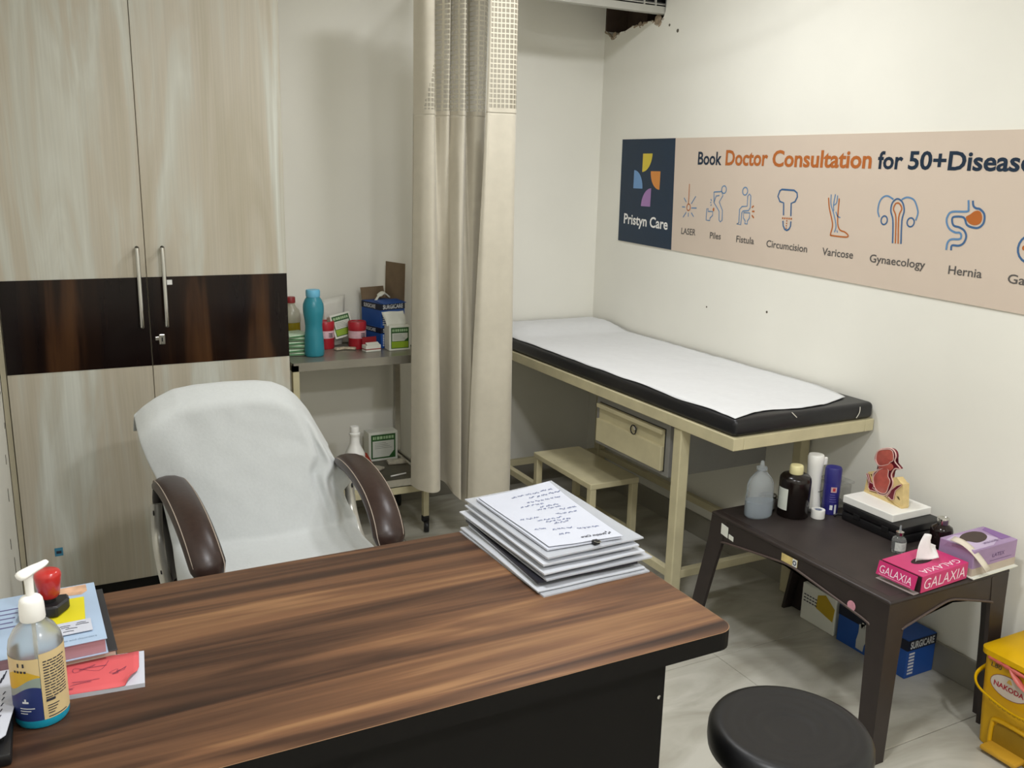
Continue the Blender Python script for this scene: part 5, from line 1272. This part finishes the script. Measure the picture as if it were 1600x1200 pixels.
# ------------------------------------------------------------------ wall banner
m_bann = M('peach_banner', '#cfbfaf', .45, var=.015, scale=4); m_navy = M('banner_navy', '#0f2940', .45, var=.04)
bn = thing('wall_banner', 'long peach doctor consultation banner with navy logo panel on right wall', 'banner', (XR, 2.4, 1.2))
ztop_ = lambda y: 1.7235 - (3.668 - y) * .008
zbot_ = lambda y: 1.2515 - (3.668 - y) * .0284
YE = 1.18
BX = lambda a, b, d: Vector((XR - .0005 - d, a, b))
obj('board', prism(nb(), [(3.668, ztop_(3.668)), (3.664, zbot_(3.668)), (YE, zbot_(YE)), (YE, ztop_(YE))], BX, 0, .005), m_bann, bn)
obj('logo_panel', prism(nb(), [(3.668, ztop_(3.668)), (3.664, zbot_(3.668)), (3.242, zbot_(3.242)), (3.260, ztop_(3.26))], BX, .005, .0054), m_navy, bn, label='navy logo panel')
F1 = lambda a, b: BX(a, b, .0060)          # a is the wall's y, so text runs towards smaller y
def quarter(c, r1, r2, a0):
    """quarter disc with its square corner at c; r1 along y, r2 along z"""
    return [c] + [(c[0] + r1 * math.cos(R(k)), c[1] + r2 * math.sin(R(k))) for k in range(0, 91, 10)]
def logo(nm, c, sy_, sz_, ry, rz_, hexc):
    pts = [c] + [(c[0] + sy_ * ry * math.cos(R(k)), c[1] + sz_ * rz_ * math.sin(R(k))) for k in range(0, 91, 9)]
    obj(nm, flat(nb(), pts, F1), M('logo_' + hexc[1:], hexc, .5, var=.02), bn, recalc=False)
logo('logo_petal', (3.494, 1.657), -1, -1, .073, .082, '#d2bd3f')
logo('logo_petal', (3.354, 1.579), 1, -1, .073, .081, '#d0883f')
logo('logo_petal', (3.558, 1.500), -1, 1, .073, .083, '#6f97c4')
logo('logo_petal', (3.417, 1.421), 1, 1, .072, .082, '#a079ad')
def btext(s, yl, yr, zl, cap, mat, bold=.02, zr=None):
    fn = lambda a, b: F1(-a, b)
    lettering(bn, s, mat, fn, -yl, -yr, zl, cap, bold, slope=((zr - zl) / (yl - yr)) if zr is not None else 0)
mw_ = M('banner_white', '#eceae6', .5); mnv = M('banner_text_navy', '#10263b', .5); mor = M('banner_orange', '#b0632a', .5, var=.04); mgr = M('banner_grey', '#5a5653', .5)
btext('Pristyn Care', 3.622, 3.277, 1.336, .045, mw_, .02, 1.326)
btext('Book', 3.097, 2.946, 1.610, .050, mnv, .02, 1.608)
btext('Doctor', 2.922, 2.680, 1.608, .056, mor, .025, 1.606)
btext('Consultation', 2.655, 2.187, 1.604, .056, mor, .025, 1.599)
btext('for', 2.162, 2.062, 1.598, .053, mnv, .025, 1.597)
btext('50+Diseases', 2.041, 1.585, 1.597, .053, mnv, .025, 1.592)
for s, a, b, z0, z1 in (('LASER', 3.178, 3.080, 1.3150, 1.314), ('Piles', 2.985, 2.916, 1.309, 1.309), ('Fistula', 2.821, 2.718, 1.306, 1.305), ('Circumcision', 2.648, 2.436, 1.301, 1.297), ('Varicose', 2.363, 2.222, 1.295, 1.294), ('Gynaecology', 2.150, 1.931, 1.290, 1.288), ('Hernia', 1.846, 1.732, 1.282, 1.281), ('Gallstones', 1.649, 1.45, 1.277, 1.272)):
    btext(s, a, b, z0, .0255, mgr, .012, z1)
mbl = M('icon_blue', '#5f86ad', .5, var=.03); mbd = M('icon_blue_dark', '#3f638c', .5, var=.03)
def icon(mat, wd, *lines, smooth_n=0, closed=False):
    b = nb()
    for pts in lines:
        if smooth_n: pts = [(p.x, p.y) for p in smooth_path([(a, c, 0) for a, c in pts], smooth_n, closed=closed)]
        ribbon(b, pts, wd, F1, closed=closed)
    return obj('icon_stroke', b, mat, bn, recalc=False)
def ell(c, ry, rz_, n=20): return [(c[0] + ry * math.cos(2 * math.pi * k / n), c[1] + rz_ * math.sin(2 * math.pi * k / n)) for k in range(n)]
# laser
icon(mor, .0045, [(3.143, 1.528), (3.141, 1.444)]); icon(mor, .0045, ell((3.139, 1.430), .012, .014), closed=True)
rays = [(3.174, 1.469), (3.156, 1.451), (3.095, 1.478), (3.122, 1.445), (3.184, 1.43), (3.163, 1.43), (3.12, 1.428), (3.084, 1.429), (3.172, 1.386), (3.152, 1.409), (3.138, 1.407), (3.137, 1.39), (3.118, 1.408), (3.1, 1.392)]
icon(mbl, .0045, *[[rays[i], rays[i + 1]] for i in range(0, 14, 2)])
# piles
icon(mbl, .0045, ell((2.918, 1.510), .0145, .015), closed=True)
icon(mbl, .0045, [(2.979, 1.499), (2.932, 1.502), (2.922, 1.485), (2.942, 1.46), (2.918, 1.426), (2.916, 1.387), (2.926, 1.380), (2.935, 1.387), (2.938, 1.422), (2.974, 1.456), (2.964, 1.483), (2.943, 1.486)]); icon(mbl, .0045, [(2.979, 1.499), (2.974, 1.456)])
icon(mbl, .0045, [(3.017, 1.430), (3.008, 1.430), (3.008, 1.419), (2.978, 1.419), (2.978, 1.403), (2.993, 1.392), (2.993, 1.382), (3.017, 1.382)], closed=True)
icon(mbl, .0045, [(2.996, 1.470), (2.990, 1.462)], [(2.998, 1.456), (2.991, 1.455)], [(2.994, 1.443), (2.989, 1.448)])
obj('icon_fill', flat(nb(), ell((2.974, 1.428), .005, .008), F1), mor, bn, recalc=False)
# fistula
icon(mbl, .0045, ell((2.792, 1.507), .0145, .015), closed=True)
icon(mbl, .0045, [(2.775, 1.488), (2.766, 1.497), (2.757, 1.490), (2.755, 1.445), (2.764, 1.433), (2.795, 1.430), (2.801, 1.424), (2.802, 1.376), (2.826, 1.378), (2.814, 1.383), (2.816, 1.436), (2.803, 1.447), (2.773, 1.450)], closed=True)
icon(mbl, .0045, [(2.791, 1.424), (2.755, 1.424), (2.756, 1.403), (2.766, 1.392), (2.764, 1.381), (2.779, 1.381), (2.778, 1.392), (2.789, 1.403)], closed=True)
icon(mor, .006, [(2.746, 1.445), (2.736, 1.453)], [(2.743, 1.431), (2.729, 1.431)], [(2.742, 1.416), (2.73, 1.406)])
# circumcision
icon(mbd, .0065, [(2.571, 1.424), (2.576, 1.47), (2.596, 1.474), (2.609, 1.493), (2.601, 1.514), (2.591, 1.519), (2.528, 1.517), (2.512, 1.508), (2.509, 1.494), (2.519, 1.476), (2.537, 1.470), (2.533, 1.423)])
icon(mbd, .0065, [(2.571, 1.404), (2.568, 1.386), (2.558, 1.373), (2.547, 1.370), (2.536, 1.375), (2.530, 1.386), (2.530, 1.404)])
icon(mor, .0065, *[[(2.577 - k * .011, 1.4135), (2.570 - k * .011, 1.4135)] for k in range(5)]); icon(mor, .0055, *[[(2.5515, 1.407 - k * .009), (2.551, 1.402 - k * .009)] for k in range(4)])
# varicose
icon(mor, .005, [(2.359, 1.496), (2.351, 1.462), (2.332, 1.417), (2.328, 1.394), (2.333, 1.370), (2.325, 1.366), (2.262, 1.365), (2.254, 1.372), (2.270, 1.382), (2.294, 1.389), (2.307, 1.418), (2.310, 1.495)], smooth_n=4)
for pts in ([(2.348, 1.508), (2.345, 1.474), (2.327, 1.44), (2.312, 1.401), (2.316, 1.378)], [(2.329, 1.509), (2.333, 1.474), (2.329, 1.452)], [(2.319, 1.505), (2.32, 1.48), (2.331, 1.471)], [(2.319, 1.449), (2.309, 1.434), (2.296, 1.43)], [(2.306, 1.385), (2.302, 1.378)]):
    icon(mbl, .004, pts, smooth_n=4)
# gynaecology
icon(mbl, .0055, [(2.13, 1.44), (2.139, 1.46), (2.137, 1.487), (2.126, 1.504), (2.107, 1.51), (2.082, 1.5)], smooth_n=5); icon(mbl, .0055, [(2.05, 1.5), (2.029, 1.508), (2.002, 1.5), (1.985, 1.472), (1.982, 1.457), (1.987, 1.437)], smooth_n=5)
icon(mbd, .005, ell((2.109, 1.431), .0125, .0140), closed=True); icon(mbd, .005, ell((2.005, 1.430), .0135, .014), closed=True)
icon(mbd, .0055, [(2.065, 1.359), (2.074, 1.431), (2.087, 1.463), (2.084, 1.489), (2.066, 1.502), (2.045, 1.491), (2.035, 1.465), (2.039, 1.433), (2.032, 1.359)], smooth_n=5)
icon(mor, .0048, [(2.054, 1.359), (2.064, 1.442), (2.077, 1.468), (2.073, 1.484), (2.064, 1.489), (2.054, 1.485), (2.045, 1.47), (2.053, 1.443), (2.043, 1.359)], smooth_n=5)
# hernia
icon(mbl, .0065, [(1.81, 1.507), (1.806, 1.483), (1.81, 1.473), (1.86, 1.47), (1.874, 1.455), (1.874, 1.437), (1.861, 1.418), (1.84, 1.409), (1.825, 1.409), (1.818, 1.401), (1.822, 1.39), (1.851, 1.387), (1.862, 1.375), (1.863, 1.354)], smooth_n=4)
icon(mbd, .0065, [(1.795, 1.506), (1.791, 1.491), (1.781, 1.484), (1.768, 1.482), (1.752, 1.468), (1.75, 1.444), (1.762, 1.429), (1.781, 1.427), (1.804, 1.434), (1.818, 1.455), (1.852, 1.455), (1.856, 1.443), (1.848, 1.429), (1.828, 1.425), (1.81, 1.416), (1.801, 1.399), (1.807, 1.379), (1.822, 1.37), (1.845, 1.369), (1.846, 1.354)], smooth_n=4)
obj('icon_fill', flat(nb(), sm([(1.811, 1.456), (1.798, 1.465), (1.783, 1.476), (1.766, 1.475), (1.757, 1.458), (1.761, 1.441), (1.779, 1.434), (1.799, 1.44)]), F1), mor, bn, recalc=False)
# gallstones (cut by the picture edge)
icon(mbd, .0065, ell((1.592, 1.379), .040, .040), closed=True); obj('icon_fill', flat(nb(), ell((1.614, 1.380), .006, .007), F1), mor, bn, recalc=False)
